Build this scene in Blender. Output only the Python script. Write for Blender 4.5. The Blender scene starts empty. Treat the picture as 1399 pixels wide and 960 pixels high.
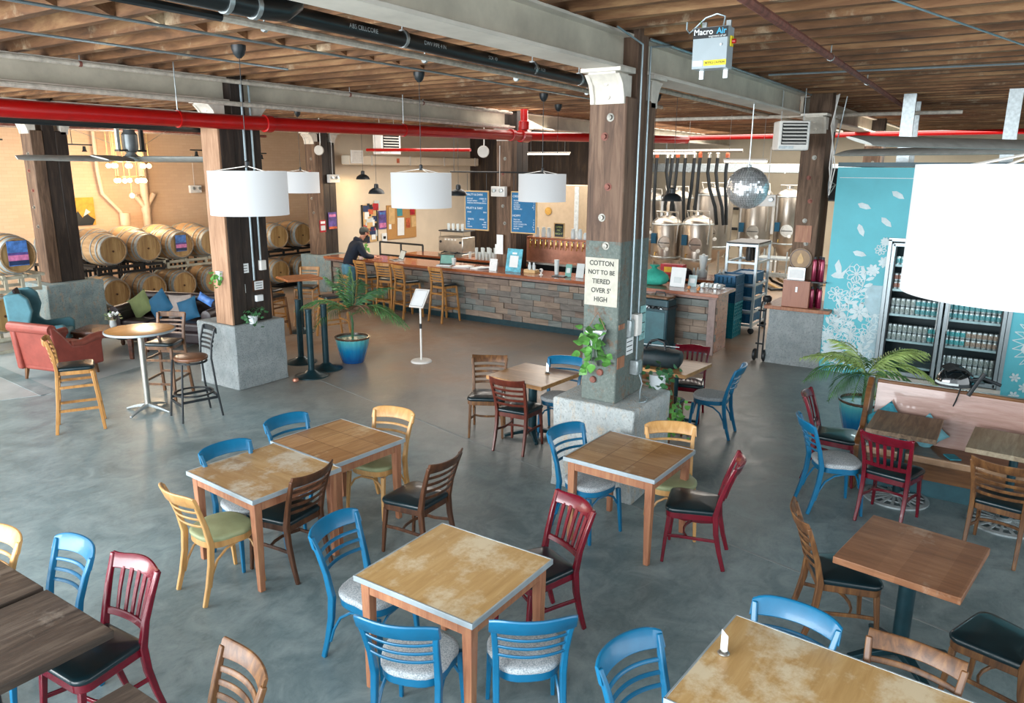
import bpy, math, random
from mathutils import Vector, Matrix
random.seed(7)
C = bpy.context.scene.collection
sc = bpy.context.scene
R = math.radians
# ---------------------------------------------------------------- camera
YAW, PITCH, ROLL, EYE = R(33.7), R(13.6), R(.44), 3.05
fh = Vector((math.cos(YAW), math.sin(YAW), 0)); rt0 = Vector((math.sin(YAW), -math.cos(YAW), 0)); UP = Vector((0, 0, 1))
fw = fh*math.cos(PITCH) - UP*math.sin(PITCH); cu0 = UP*math.cos(PITCH) + fh*math.sin(PITCH)
rt = rt0*math.cos(ROLL) + cu0*math.sin(ROLL); cu = cu0*math.cos(ROLL) - rt0*math.sin(ROLL)
cam = bpy.data.cameras.new('camera'); camo = bpy.data.objects.new('camera', cam); C.objects.link(camo)
M = Matrix((rt, cu, -fw)).transposed().to_4x4(); M.translation = Vector((0, 0, EYE)); camo.matrix_world = M
cam.sensor_width = 36; cam.lens = 36*1031/1399; cam.clip_start = .05; cam.clip_end = 200
sc.camera = camo
# ---------------------------------------------------------------- view, world, daylight, added fill lights
sc.view_settings.view_transform = 'Standard'; sc.view_settings.look = 'None'
sc.view_settings.gamma = 1; sc.view_settings.use_curve_mapping = False
sc.view_settings.exposure = 0.60
w = bpy.data.worlds.new('world'); sc.world = w; w.use_nodes = True
w.node_tree.nodes['Background'].inputs[0].default_value = (.86, .94, 1, 1)
w.node_tree.nodes['Background'].inputs[1].default_value = 1.65

def area(name, loc, look, sx, sy, power, col):
    l = bpy.data.lights.new(name, 'AREA'); l.shape = 'RECTANGLE'; l.size = sx; l.size_y = sy; l.energy = power; l.color = col
    o = bpy.data.objects.new(name, l); C.objects.link(o); o.location = loc
    o.rotation_euler = (Vector(look)-Vector(loc)).to_track_quat('-Z', 'Y').to_euler(); return o
area('daylight_window_left', (-4.5, 9, 2.2), (6, 9, 1.2), 16, 3.6, 1700, (.93, .97, 1))
area('daylight_window_front', (4, -7.5, 2.4), (5, 4, 1.0), 15, 3.4, 190, (.93, .97, 1))
area('brewery_fill', (21, 4, 4.0), (21, 4.2, 0), 7, 12, 900, (1, .94, .85))  # added fill for the brewery, hung below the closed ceiling
area('bar_fill', (15.4, 10.2, 3.8), (14.6, 10.2, 0), 4, 7, 330, (1, .93, .84))  # added fill that brightens the bar and the wall behind it
area('lounge_fill', (3.5, 16.5, 4.1), (6, 15.5, 0), 7, 3, 380, (1, .96, .9))  # added fill that brightens the lounge and its peach wall

def point(name, loc, power, col, r=.06, spot=None):
    l = bpy.data.lights.new(name, 'SPOT' if spot else 'POINT'); l.energy = power; l.color = col; l.shadow_soft_size = r
    if spot: l.spot_size = R(spot); l.spot_blend = .6
    o = bpy.data.objects.new(name, l); C.objects.link(o); o.location = loc; return o

# ---------------------------------------------------------------- helpers
def col(h):
    h = h.lstrip('#'); c = [int(h[i:i+2], 16)/255 for i in (0, 2, 4)]
    return tuple(x/12.92 if x <= .04045 else ((x+.055)/1.055)**2.4 for x in c) + (1,)
def newmat(name):
    m = bpy.data.materials.new(name); m.use_nodes = True
    return m, m.node_tree, m.node_tree.nodes['Principled BSDF']
def N(t, typ, **k):
    n = t.nodes.new(typ)
    for a, v in k.items(): setattr(n, a, v)
    return n
def L(t, a, b): t.links.new(a, b)
def ramp(t, fac, stops):
    r = N(t, 'ShaderNodeValToRGB'); e = r.color_ramp.elements
    while len(e) < len(stops): e.new(.5)
    for q, (p, c) in zip(e, stops): q.position = p; q.color = c
    L(t, fac, r.inputs[0]); return r.outputs[0]
def coords(t, scale=(1, 1, 1), world=False):
    m = N(t, 'ShaderNodeMapping'); m.inputs['Scale'].default_value = scale
    if world: g = N(t, 'ShaderNodeNewGeometry'); L(t, g.outputs['Position'], m.inputs[0])
    else: g = N(t, 'ShaderNodeTexCoord'); L(t, g.outputs['Object'], m.inputs[0])
    return m.outputs[0]
def noise(t, vec, scale, detail=5, rough=.6, dist=0):
    n = N(t, 'ShaderNodeTexNoise'); n.inputs['Scale'].default_value = scale; n.inputs['Detail'].default_value = detail
    n.inputs['Roughness'].default_value = rough; n.inputs['Distortion'].default_value = dist
    L(t, vec, n.inputs['Vector']); return n.outputs[0]
def bump(t, b, fac, strength=.3, dist=.01):
    n = N(t, 'ShaderNodeBump'); n.inputs['Strength'].default_value = strength; n.inputs['Distance'].default_value = dist
    L(t, fac, n.inputs['Height']); L(t, n.outputs[0], b.inputs['Normal'])
def mixc(t, fac, a, b, mode='MIX'):
    m = N(t, 'ShaderNodeMix', data_type='RGBA', blend_type=mode)
    for i, v in ((0, fac), (6, a), (7, b)):
        if isinstance(v, (float, int, tuple)): m.inputs[i].default_value = v
        else: L(t, v, m.inputs[i])
    return m.outputs[2]
def plain(name, c, rough=.5, metal=0, var=.12, scale=9, emit=0, wear=None, coat=0, world=False, bmp=0):
    m, t, b = newmat(name); c = col(c)
    b.inputs['Roughness'].default_value = rough; b.inputs['Metallic'].default_value = metal
    v = coords(t, world=world); n = noise(t, v, scale)
    lo = tuple(x*(1-var*1.6) for x in c[:3])+(1,); hi = tuple(min(1, x*(1+var)) for x in c[:3])+(1,)
    out = ramp(t, n, [(.3, lo), (.7, hi)])
    if wear:
        n2 = noise(t, v, scale*4, 8, .75); f = ramp(t, n2, [(wear[1], (0, 0, 0, 1)), (wear[1]+.03, (1, 1, 1, 1))])
        out = mixc(t, f, out, col(wear[0]))
    L(t, out, b.inputs['Base Color'])
    if emit: b.inputs['Emission Color'].default_value = c; b.inputs['Emission Strength'].default_value = emit
    if coat: b.inputs['Coat Weight'].default_value = coat
    if bmp: bump(t, b, n, bmp)
    return m
def wood(name, c1, c2, c3=None, axis=0, scale=2.2, rough=.45, cell=None, plank=None, wear=None, bmp=.15, world=False, stretch=9, coat=0):
    """grain stretched along an axis; cell = square parquet size; plank = (axis, width)"""
    m, t, b = newmat(name)
    s = [stretch]*3; s[axis] = 1
    v = coords(t, tuple(s), world); n = noise(t, v, scale, 7, .65, .6)
    c3 = c3 or c2
    out = ramp(t, n, [(.28, col(c1)), (.5, col(c2)), (.74, col(c3))])
    if cell or plank:
        v0 = coords(t, (1, 1, 1), world); sep = N(t, 'ShaderNodeSeparateXYZ'); L(t, v0, sep.inputs[0])
        cmb = N(t, 'ShaderNodeCombineXYZ')
        for ax in ((0, 1) if cell else (plank[0],)):
            d = N(t, 'ShaderNodeMath', operation='DIVIDE'); L(t, sep.outputs[ax], d.inputs[0]); d.inputs[1].default_value = cell or plank[1]
            a = N(t, 'ShaderNodeMath', operation='ADD'); L(t, d.outputs[0], a.inputs[0]); a.inputs[1].default_value = .5 if cell else .03
            f = N(t, 'ShaderNodeMath', operation='FLOOR'); L(t, a.outputs[0], f.inputs[0]); L(t, f.outputs[0], cmb.inputs[ax])
        wn = N(t, 'ShaderNodeTexWhiteNoise', noise_dimensions='3D'); L(t, cmb.outputs[0], wn.inputs['Vector'])
        g = ramp(t, wn.outputs['Value'], [(0, (.74, .66, .58, 1)), (.5, (.95, .95, .93, 1)), (1, (1.15, 1.15, 1.15, 1))])
        out = mixc(t, 1.0, out, g, 'MULTIPLY')
    if cell:   # dark joints between the squares
        jj = None
        for ax in (0, 1):
            d = N(t, 'ShaderNodeMath', operation='MULTIPLY_ADD'); L(t, sep.outputs[ax], d.inputs[0]); d.inputs[1].default_value = 1/cell; d.inputs[2].default_value = .5
            f = N(t, 'ShaderNodeMath', operation='PINGPONG'); L(t, d.outputs[0], f.inputs[0]); f.inputs[1].default_value = .5
            g_ = N(t, 'ShaderNodeMath', operation='LESS_THAN'); L(t, f.outputs[0], g_.inputs[0]); g_.inputs[1].default_value = .013
            if jj: q_ = N(t, 'ShaderNodeMath', operation='MAXIMUM'); L(t, jj, q_.inputs[0]); L(t, g_.outputs[0], q_.inputs[1]); jj = q_.outputs[0]
            else: jj = g_.outputs[0]
    if wear:
        v1 = coords(t, (1, 1, 1), world); n2 = noise(t, v1, wear[2] if len(wear) > 2 else 3.5, 9, .7)
        f = ramp(t, n2, [(wear[1], (0, 0, 0, 1)), (wear[1]+.14, (.85, .85, .85, 1))]); out = mixc(t, f, out, col(wear[0]))
    if cell: out = mixc(t, jj, out, col('#7A5230'))
    L(t, out, b.inputs['Base Color']); b.inputs['Roughness'].default_value = rough
    if coat: b.inputs['Coat Weight'].default_value = coat
    if bmp: bump(t, b, n, bmp)
    return m

def wavg(t, k): return t

class MB:
    def __init__(s): s.v = []; s.f = []; s.mi = []; s.m = 0
    def add(s, vs, fs):
        o = len(s.v); s.v += [tuple(x) for x in vs]; s.f += [tuple(i+o for i in f) for f in fs]; s.mi += [s.m]*len(fs); return s
    def box(s, c, d, rz=0, taper=1.0, mat=None):
        x, y, z = (q/2 for q in d); P = []
        for zz, k in ((-z, taper if taper > 0 else 1), (z, 1)):
            for a, b in ((-1, -1), (1, -1), (1, 1), (-1, 1)): P.append(Vector((a*x*k, b*y*k, zz)))
        rm = Matrix.Rotation(rz, 3, 'Z') if mat is None else mat
        P = [rm @ p + Vector(c) for p in P]
        return s.add(P, [(3, 2, 1, 0), (4, 5, 6, 7), (0, 1, 5, 4), (1, 2, 6, 5), (2, 3, 7, 6), (3, 0, 4, 7)])
    def prism(s, poly, z0, z1, top=1.0):
        n = len(poly); cx = sum(p[0] for p in poly)/n; cy = sum(p[1] for p in poly)/n
        P = [(x, y, z0) for x, y in poly] + [(cx+(x-cx)*top, cy+(y-cy)*top, z1) for x, y in poly]
        return s.add(P, [tuple(range(n))[::-1], tuple(range(n, 2*n))] + [(i, (i+1) % n, (i+1) % n+n, i+n) for i in range(n)])
    def extr(s, poly, d, f):
        """poly of 2D points mapped by f(u,v)->Vector, extruded by the vector d"""
        n = len(poly); A = [Vector(f(*p)) for p in poly]; D = Vector(d)
        return s.add(A+[a+D for a in A], [tuple(range(n))[::-1], tuple(range(n, 2*n))] + [(i, (i+1) % n, (i+1) % n+n, i+n) for i in range(n)])
    def rings(s, rs, cap=True, close=True):
        n = len(rs[0]); P = [p for r in rs for p in r]; F = []
        for k in range(len(rs)-1):
            for i in range(n if close else n-1):
                j = (i+1) % n; F.append((k*n+i, k*n+j, (k+1)*n+j, (k+1)*n+i))
        if cap and close: F.append(tuple(range(n))[::-1]); F.append(tuple((len(rs)-1)*n+i for i in range(n)))
        return s.add(P, F)
    def lathe(s, prof, n=24, c=(0, 0, 0), axis='Z', cap=True, flute=0, nf=0):
        rs = []
        for r, z in prof:
            ring = []
            for i in range(n):
                a = 2*math.pi*i/n; rr = r*(1+flute*math.cos(nf*a)) if flute else r
                p = Vector((rr*math.cos(a), rr*math.sin(a), z))
                if axis == 'X': p = Vector((p.z, p.x, p.y))
                if axis == 'Y': p = Vector((p.y, p.z, p.x))
                ring.append(p+Vector(c))
            rs.append(ring)
        return s.rings(rs, cap)
    def tube(s, pts, r, n=8, cap=True):
        pts = [Vector(p) for p in pts]; rs = []; prev = None
        for i, p in enumerate(pts):
            tg = ((pts[min(i+1, len(pts)-1)]-pts[max(i-1, 0)])).normalized()
            a = (prev - tg*prev.dot(tg)) if prev else tg.cross(Vector((0, 0, 1)) if abs(tg.z) < .9 else Vector((1, 0, 0)))
            a.normalize(); prev = a; b = tg.cross(a); q = r[i] if isinstance(r, (list, tuple)) else r
            rs.append([p+a*q*math.cos(2*math.pi*k/n)+b*q*math.sin(2*math.pi*k/n) for k in range(n)])
        return s.rings(rs, cap)
    def sweep(s, pts, side, a, b):
        """rectangular bar along pts; width a along 'side', b across"""
        pts = [Vector(p) for p in pts]; S = Vector(side).normalized(); rs = []
        for i, p in enumerate(pts):
            tg = (pts[min(i+1, len(pts)-1)]-pts[max(i-1, 0)]).normalized(); nn = tg.cross(S).normalized()
            aa = (a[i] if isinstance(a, (list, tuple)) else a)/2; bb = (b[i] if isinstance(b, (list, tuple)) else b)/2
            rs.append([p+S*aa+nn*bb, p-S*aa+nn*bb, p-S*aa-nn*bb, p+S*aa-nn*bb])
        return s.rings(rs)
    def panel(s, x0, x1, zb, zt, y, t, n=10, rnd=.3):
        """curved board: x from x0 to x1, bottom zb(x), top zt(x), mid surface y(x,z), thickness t"""
        rs = []
        for i in range(n+1):
            x = x0+(x1-x0)*i/n; b, q = zb(x), zt(x); e = min(t*rnd, (q-b)*.3); ring = []
            for z, o in ((b+e, -t/2), (q-e, -t/2), (q, -t/2+e), (q, t/2-e), (q-e, t/2), (b+e, t/2), (b, t/2-e), (b, -t/2+e)):
                ring.append((x, y(x, z)+o, z))
            rs.append(ring)
        return s.rings(rs)
    def pad(s, poly, z0, z1, dome=.012, lip=.02):
        n = len(poly); cx = sum(p[0] for p in poly)/n; cy = sum(p[1] for p in poly)/n; rs = []
        h = z1-z0
        for k, z in ((.97, z0), (1, z0+h*.3), (1, z0+h*.65), (.965, z0+h*.92), (.88, z1), (.6, z1+dome*.7), (.25, z1+dome)):
            rs.append([(cx+(x-cx)*k, cy+(y-cy)*k, z) for x, y in poly])
        return s.rings(rs)
    def disc(s, c, r, n=16, nrm='Z'):
        P = []
        for i in range(n):
            a = 2*math.pi*i/n; u, v = r*math.cos(a), r*math.sin(a)
            P.append({'Z': (c[0]+u, c[1]+v, c[2]), 'X': (c[0], c[1]+u, c[2]+v), 'Y': (c[0]+u, c[1], c[2]+v)}[nrm])
        return s.add(P, [tuple(range(n))])
    def sphere(s, c, r, n=12, sq=(1, 1, 1)):
        rs = []
        for k in range(1, n//2+1):
            th = math.pi*(k-.5)/(n//2); rs.append([(c[0]+sq[0]*r*math.sin(th)*math.cos(2*math.pi*i/n), c[1]+sq[1]*r*math.sin(th)*math.sin(2*math.pi*i/n), c[2]-sq[2]*r*math.cos(th)) for i in range(n)])
        return s.rings(rs)
    def xf(s, m):
        s.v = [tuple(m @ Vector(p)) for p in s.v]; return s

def part(name, mb, mat, parent=None, bevel=0, smooth=35, seg=2):
    me = bpy.data.meshes.new(name); me.from_pydata([tuple(p) for p in mb.v], [], mb.f)
    ms = mat if isinstance(mat, (list, tuple)) else [mat]
    for q in ms: me.materials.append(q)
    if len(ms) > 1: me.polygons.foreach_set('material_index', mb.mi)
    if smooth:
        me.polygons.foreach_set('use_smooth', [True]*len(me.polygons)); me.update(); me.set_sharp_from_angle(angle=R(smooth))
    me.update()
    o = bpy.data.objects.new(name, me); C.objects.link(o)
    if parent: o.parent = parent
    if bevel:
        b = o.modifiers.new('edges', 'BEVEL'); b.width = bevel; b.segments = seg; b.limit_method = 'ANGLE'
    return o
def tag(o, label, cat, group=None, kind=None):
    if label: o['label'] = label
    if cat: o['category'] = cat
    if group: o['group'] = group
    if kind: o['kind'] = kind
    return o
def thing(name, label, cat, loc=(0, 0, 0), rz=0, group=None, kind=None):
    o = bpy.data.objects.new(name, None); C.objects.link(o); o.empty_display_size = .1
    o.location = loc; o.rotation_euler = (0, 0, rz); return tag(o, label, cat, group, kind)
def struct(name, mb, mat, **k):
    o = part(name, mb, mat, **k); o['kind'] = 'structure'; return o
KIDS = {}
def dup(root, loc, rz=0, label=None, group=None, deep=True):
    def cp(o, par):
        c = o.copy(); C.objects.link(c)
        if par: c.parent = par
        for ch in o.children: cp(ch, c)
        return c
    r = cp(root, None); r.location = loc; r.rotation_euler = (0, 0, rz)
    if label: r['label'] = label
    if group: r['group'] = group
    return r
FX = Matrix(((0, 0, -1), (-1, 0, 0), (0, 1, 0)))     # text on a face that looks towards -X
FY = Matrix(((1, 0, 0), (0, 0, -1), (0, 1, 0)))      # text on a face that looks towards -Y
def text(name, s, size, loc, rot, mat, parent=None, align='CENTER', ext=.001, sx=1.0, space=1.0, bold=0):
    cv = bpy.data.curves.new(name, 'FONT'); cv.body = s; cv.size = size; cv.align_x = align; cv.align_y = 'CENTER'; cv.extrude = ext
    cv.space_line = space; cv.offset = bold
    tmp = bpy.data.objects.new('tmp', cv); C.objects.link(tmp)
    dg = bpy.context.evaluated_depsgraph_get(); me = bpy.data.meshes.new_from_object(tmp.evaluated_get(dg)); me.name = name
    bpy.data.objects.remove(tmp); bpy.data.curves.remove(cv)
    for v in me.vertices: v.co = rot @ Vector((v.co.x*sx, v.co.y, v.co.z)) + Vector(loc)
    me.materials.clear(); me.materials.append(mat)
    o = bpy.data.objects.new(name, me); C.objects.link(o)
    if parent: o.parent = parent
    return o
# ---------------------------------------------------------------- materials
m_white = plain('white_paint', '#E8E6E0', .5, var=.04)
m_offw = plain('off_white_paint', '#CFCAC0', .6, var=.1, world=True, scale=3)
m_black = plain('black_paint', '#1B2226', .45, var=.1)
m_iron = plain('dark_teal_iron', '#1A3A42', .35, metal=.3, var=.15)
m_steel = plain('brushed_steel', '#C9C6BE', .28, metal=.95, var=.08)
m_bolt = plain('weathered_bolt', '#8E8C84', .5, metal=.5, var=.3, scale=30)
m_galv = plain('galvanised_steel', '#B9C2C4', .38, metal=.7, var=.15, scale=20)
m_alu = plain('aluminium_edge', '#B9C6CC', .38, metal=.5, var=.08)
m_coldroom = plain('beige_cold_room_panel', '#B8A488', .6, var=.05)
m_dark = plain('dark_void', '#141718', .8, var=.1)
m_paper = plain('white_paper', '#E6EAEA', .7, var=.03)
m_ink = plain('black_ink', '#1A1E20', .6, var=.02)
m_red = plain('red_pipe_paint', '#B00C0C', .32, var=.08, coat=.3)
m_abs = plain('black_plastic_pipe', '#22282A', .3, var=.1)
m_pipegrey = plain('grey_painted_pipe', '#CEC6B8', .55, var=.2, scale=14, wear=('#6B4A38', .66), world=True)
m_rust = plain('rusty_pipe', '#8A5548', .7, var=.3, scale=12, wear=('#5A3A30', .6), world=True)
m_conduit = plain('steel_conduit', '#9FB0B6', .35, metal=.6, var=.1)
m_seat = plain('dark_teal_vinyl', '#10262C', .3, var=.15, coat=.2)
m_seatg = plain('green_vinyl', '#9AA27A', .5, var=.1, scale=5)
m_blue = plain('blue_chair_paint', '#0A668E', .35, var=.08, wear=('#B9CDD4', .80), coat=.15)
m_yel = wood('yellow_wood', '#B08048', '#C4965C', '#D0A670', axis=2, rough=.38, bmp=.05)
m_brn = wood('brown_wood', '#2E1A10', '#4C2E1C', '#6A442A', axis=2, rough=.35, bmp=.05)
m_brnl = wood('worn_brown_wood', '#3A2416', '#664428', '#8A6238', axis=2, rough=.42, wear=('#A8845A', .66, 9), bmp=.08)
m_red2 = plain('burgundy_paint', '#680A1E', .25, var=.18, wear=('#C08A5C', .84), coat=.3)
m_redd = wood('mahogany_wood', '#3E1A16', '#5E2A1E', '#70362A', axis=2, rough=.3, bmp=.05)
def fabric():
    m, t, b = newmat('grey_woven_fabric'); v = coords(t)
    w1 = N(t, 'ShaderNodeTexChecker'); w1.inputs['Scale'].default_value = 120; L(t, v, w1.inputs[0])
    n = noise(t, v, 130, 3, .7); f = mixc(t, .75, w1.outputs[0], n, 'MULTIPLY')
    c = ramp(t, n, [(.34, col('#78858B')), (.62, col('#C2C6C8'))]); L(t, c, b.inputs['Base Color'])
    b.inputs['Roughness'].default_value = .9; bump(t, b, n, .3, .003); return m
m_fab = fabric()
m_tabl = wood('table_leg_wood', '#845038', '#A06C4E', '#B4845F', axis=2, rough=.5, bmp=.08)
m_top1 = wood('worn_plain_tabletop', '#A88256', '#BC9868', '#C8AA7E', axis=1, rough=.34, plank=(0, .41), wear=('#D6CEBA', .47), bmp=.05)
m_top2 = wood('parquet_tabletop', '#A0744A', '#B88C5E', '#CCA678', axis=0, rough=.35, cell=.27, wear=('#DCC6A0', .56), bmp=.05)
m_top3 = wood('honey_tabletop', '#B08A54', '#C09A64', '#CEAC78', axis=0, rough=.34, wear=('#E0D0B0', .47), bmp=.04)
m_top4 = wood('parquet_tabletop_tan', '#9A7048', '#AE8458', '#C09A70', axis=1, rough=.35, cell=.26, wear=('#D8BE9A', .55), bmp=.05)
m_butch = wood('butcher_block', '#7E5438', '#98694A', '#AC7E5C', axis=1, rough=.38, plank=(1, .11), wear=('#B9A590', .58), bmp=.05)
m_dkplank = wood('dark_weathered_plank', '#241E1A', '#453A32', '#6B5F54', axis=0, rough=.5, plank=(1, .17), wear=('#8A8074', .60), bmp=.3)
m_barwood = wood('bar_top_wood', '#6E3820', '#985636', '#AE6E48', axis=1, rough=.2, bmp=.03, coat=.4)
m_pew = wood('oak_pew_wood', '#4A2E1A', '#6A4628', '#845C38', axis=1, rough=.3, bmp=.05, coat=.3)
m_pewback = wood('pale_pew_back', '#7A5A4A', '#947266', '#A68A7E', axis=1, rough=.28, bmp=.04, coat=.4)
m_column = wood('weathered_column_timber', '#3E2E26', '#66503F', '#8A705C', axis=2, scale=1.6, rough=.75, wear=('#9E8A78', .66, 2.5), bmp=.5, world=True)
m_columnm = wood('part_painted_column_timber', '#3E2E26', '#6A5242', '#8A705C', axis=2, scale=1.6, rough=.75, wear=('#9E8A78', .68, 2.5), bmp=.5, world=True)
def green_paint(m, ztop):
    t = m.node_tree; b = t.nodes['Principled BSDF']; src = b.inputs['Base Color'].links[0].from_socket
    v = coords(t, world=True); n = noise(t, v, 9, 8, .75); s = N(t, 'ShaderNodeSeparateXYZ'); L(t, v, s.inputs[0])
    c1 = N(t, 'ShaderNodeMath', operation='LESS_THAN'); L(t, s.outputs[2], c1.inputs[0]); c1.inputs[1].default_value = ztop
    k = N(t, 'ShaderNodeMath', operation='MULTIPLY'); L(t, c1.outputs[0], k.inputs[0]); L(t, ramp(t, n, [(.52, (1, 1, 1, 1)), (.64, (.15, .15, .15, 1))]), k.inputs[1])
    n2 = noise(t, v, 30, 6, .8); gc = ramp(t, n2, [(.3, col('#4E5A56')), (.62, col('#6A746E')), (.72, col('#A8A8A0'))])
    L(t, mixc(t, k.outputs[0], src, gc), b.inputs['Base Color'])
green_paint(m_columnm, 2.42)
m_columnd = wood('dark_column_timber', '#17110E', '#2B211B', '#493A2F', axis=2, scale=1.8, rough=.6, wear=('#6A5A4C', .75, 3), bmp=.4, world=True)
m_columnp = wood('pale_column_timber', '#7A5A44', '#A07C60', '#B89478', axis=2, scale=1.8, rough=.7, bmp=.3, world=True)
m_joist = wood('old_joist_timber', '#3E2A1A', '#80593A', '#B28C62', axis=1, scale=.9, rough=.75, wear=('#C8B698', .58, 1.6), bmp=.4, world=True, stretch=6)
m_deck = wood('ceiling_deck_timber', '#33251A', '#5E4630', '#8A6B48', axis=0, scale=1, rough=.8, wear=('#8A7A66', .62, 1.5), bmp=.3, world=True, stretch=6)
m_beam = plain('grey_painted_beam_steel', '#C4BDAC', .6, var=.16, scale=2.2, wear=('#8A5C40', .68), world=True, bmp=.1)
m_bracket = plain('white_cast_iron', '#D6D0C4', .55, var=.12, wear=('#9A7A5A', .72), world=True)
m_crate = plain('blue_crate_plastic', '#0E6C9C', .45, var=.1)
m_crate2 = plain('teal_crate_plastic', '#10A0B8', .45, var=.1)
m_leaf = plain('green_leaf', '#5E9A48', .45, var=.35, scale=14)
m_leafd = plain('dark_green_leaf', '#3E6E46', .45, var=.4, scale=12)
m_leafp = plain('palm_leaf', '#5F8F56', .5, var=.4, scale=10)
m_leafy = plain('yellow_green_palm_leaf', '#9DB86A', .5, var=.35, scale=10)
m_stemw = plain('dry_stem', '#8E6E58', .8, var=.2)
m_soil = plain('potting_soil', '#2E221A', .95, var=.3, scale=40)
m_cork = plain('cork', '#B98A52', .9, var=.15, scale=60)
m_leather = plain('dark_brown_leather', '#2A2023', .42, var=.2, scale=12)
m_coral = plain('coral_leather', '#8C4238', .42, var=.14, scale=7)
m_coral2 = plain('worn_coral_edge', '#8A4A3E', .35, var=.2, scale=7)
m_teal = plain('teal_velvet', '#4A7C88', .7, var=.15, scale=5)
m_maroon = plain('dark_throw_cloth', '#2E2226', .9, var=.15)
m_green = plain('olive_cushion_cloth', '#5E6840', .9, var=.1)
m_bluec = plain('blue_cushion_cloth', '#084A68', .8, var=.1)
m_grayt = plain('taupe_tufted_cloth', '#8A807A', .8, var=.1)
m_pottery = plain('white_pottery', '#D5DDE0', .4, var=.05)
m_board = plain('menu_board_blue', '#1F6E9E', .7, var=.06)
m_chalk = plain('chalk_white', '#E6F0F4', .8, var=.03)
m_ltwood = plain('light_wood_frame', '#D2AE78', .5, var=.1)
m_copper = plain('copper_plate', '#B07862', .35, metal=.5, var=.15, scale=6)
m_brass = plain('brass', '#C9A35A', .25, metal=.9, var=.1)
m_steelw = plain('warm_tank_steel', '#B4ABA0', .3, metal=.9, var=.12, scale=2)
m_glass, _t, _b = newmat('clear_glass'); _b.inputs['Transmission Weight'].default_value = .9; _b.inputs['Roughness'].default_value = .05; _b.inputs['Base Color'].default_value = (.9, .96, .97, 1); _b.inputs['IOR'].default_value = 1.1
m_cup = plain('pale_cup', '#C9D2D2', .35, var=.06)
m_bulb = plain('lit_bulb', '#FFD9A0', .4, emit=14)
m_tubeglow = plain('fluorescent_tube', '#FFF3DD', .4, emit=6)
def shade_mat():
    m, t, b = newmat('white_drum_fabric'); b.inputs['Base Color'].default_value = col('#A0A6A9'); b.inputs['Roughness'].default_value = .9; b.inputs['Emission Color'].default_value = (1, 1, 1, 1); b.inputs['Emission Strength'].default_value = .24
    
    return m
m_shade = shade_mat()

def vary(m, lo, hi):
    t = m.node_tree; b = t.nodes['Principled BSDF']; src = b.inputs['Base Color'].links[0].from_socket; oi = N(t, 'ShaderNodeObjectInfo')
    L(t, mixc(t, 1.0, src, ramp(t, oi.outputs['Random'], [(0, (lo, lo*.95, lo*.88, 1)), (1, (hi, hi, hi, 1))]), 'MULTIPLY'), b.inputs['Base Color'])
vary(m_joist, .72, 1.15)
m_flange = plain('white_lit_flange', '#D9D2C6', .6, var=.12, scale=2, wear=('#9A6A50', .68), world=True)  # whiter than the web: the light on the flange is put into its colour
m_darkjt = plain('grooves', '#5A4030', .8)
# ================================================================ setting
def floor_mat(name, base, dark, light, brown=True):
    m, t, b = newmat(name); v = coords(t, world=True)
    n1 = noise(t, v, .55, 6, .62); n2 = noise(t, v, 3.2, 8, .7, .8); n3 = noise(t, v, 26, 4, .7)
    n5 = noise(t, coords(t, (1, 2.2, 1), True), 7, 10, .78, 1.2)
    c = ramp(t, n1, [(.3, col(dark)), (.62, col(base))]); c = mixc(t, ramp(t, n5, [(.36, (.5, .5, .5, 1)), (.52, (0, 0, 0, 1))]), c, col(dark))
    c = mixc(t, ramp(t, n2, [(.42, (0, 0, 0, 1)), (.75, (.55, .55, .55, 1))]), c, col(light))
    if brown:   # worn brown sealer and warm ceiling reflection, both mixed into the colour, along the bar
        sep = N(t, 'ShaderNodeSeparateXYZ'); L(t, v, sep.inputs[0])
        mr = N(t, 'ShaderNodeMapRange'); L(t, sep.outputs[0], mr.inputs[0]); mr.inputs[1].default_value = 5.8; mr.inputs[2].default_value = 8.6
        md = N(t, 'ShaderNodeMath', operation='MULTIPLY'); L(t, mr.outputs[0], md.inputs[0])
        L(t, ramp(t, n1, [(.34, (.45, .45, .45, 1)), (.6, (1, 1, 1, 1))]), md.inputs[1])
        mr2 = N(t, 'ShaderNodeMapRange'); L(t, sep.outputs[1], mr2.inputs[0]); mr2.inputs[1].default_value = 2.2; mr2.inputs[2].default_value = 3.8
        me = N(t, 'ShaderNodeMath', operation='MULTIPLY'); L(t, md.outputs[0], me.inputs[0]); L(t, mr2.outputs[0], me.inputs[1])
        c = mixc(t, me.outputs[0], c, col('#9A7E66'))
    # pale scuffs
    vs = coords(t, (1, 3, 1), True); n4 = noise(t, vs, 2.3, 10, .8, 2.2)
    c = mixc(t, ramp(t, n4, [(.60, (0, 0, 0, 1)), (.72, (.5, .5, .5, 1))]), c, col(light))
    L(t, c, b.inputs['Base Color'])
    L(t, ramp(t, n2, [(.3, (.30, .30, .30, 1)), (.8, (.55, .55, .55, 1))]), b.inputs['Roughness'])
    bump(t, b, n5, .12, .006); return m
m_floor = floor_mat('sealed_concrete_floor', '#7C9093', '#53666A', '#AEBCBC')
m_floor2 = floor_mat('pale_concrete_slab', '#A0AAAB', '#8A9495', '#BCC4C4', False)
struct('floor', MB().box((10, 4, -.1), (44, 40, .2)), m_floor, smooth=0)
struct('floor_lounge', MB().prism([(-6, 11.3), (4.2, 11.0), (4.75, 10.76), (5.3, 10.92), (6.4, 11.2), (8.6, 12.3), (8.6, 19), (-6, 19)], -.01, .004), m_floor2, smooth=0)
struct('floor_strip', MB().prism([(4.62, 10.78), (4.86, 10.80), (5.02, 12.9), (4.9, 15), (4.68, 15), (4.76, 12.5)], 0, .007), m_floor, smooth=0)
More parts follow.
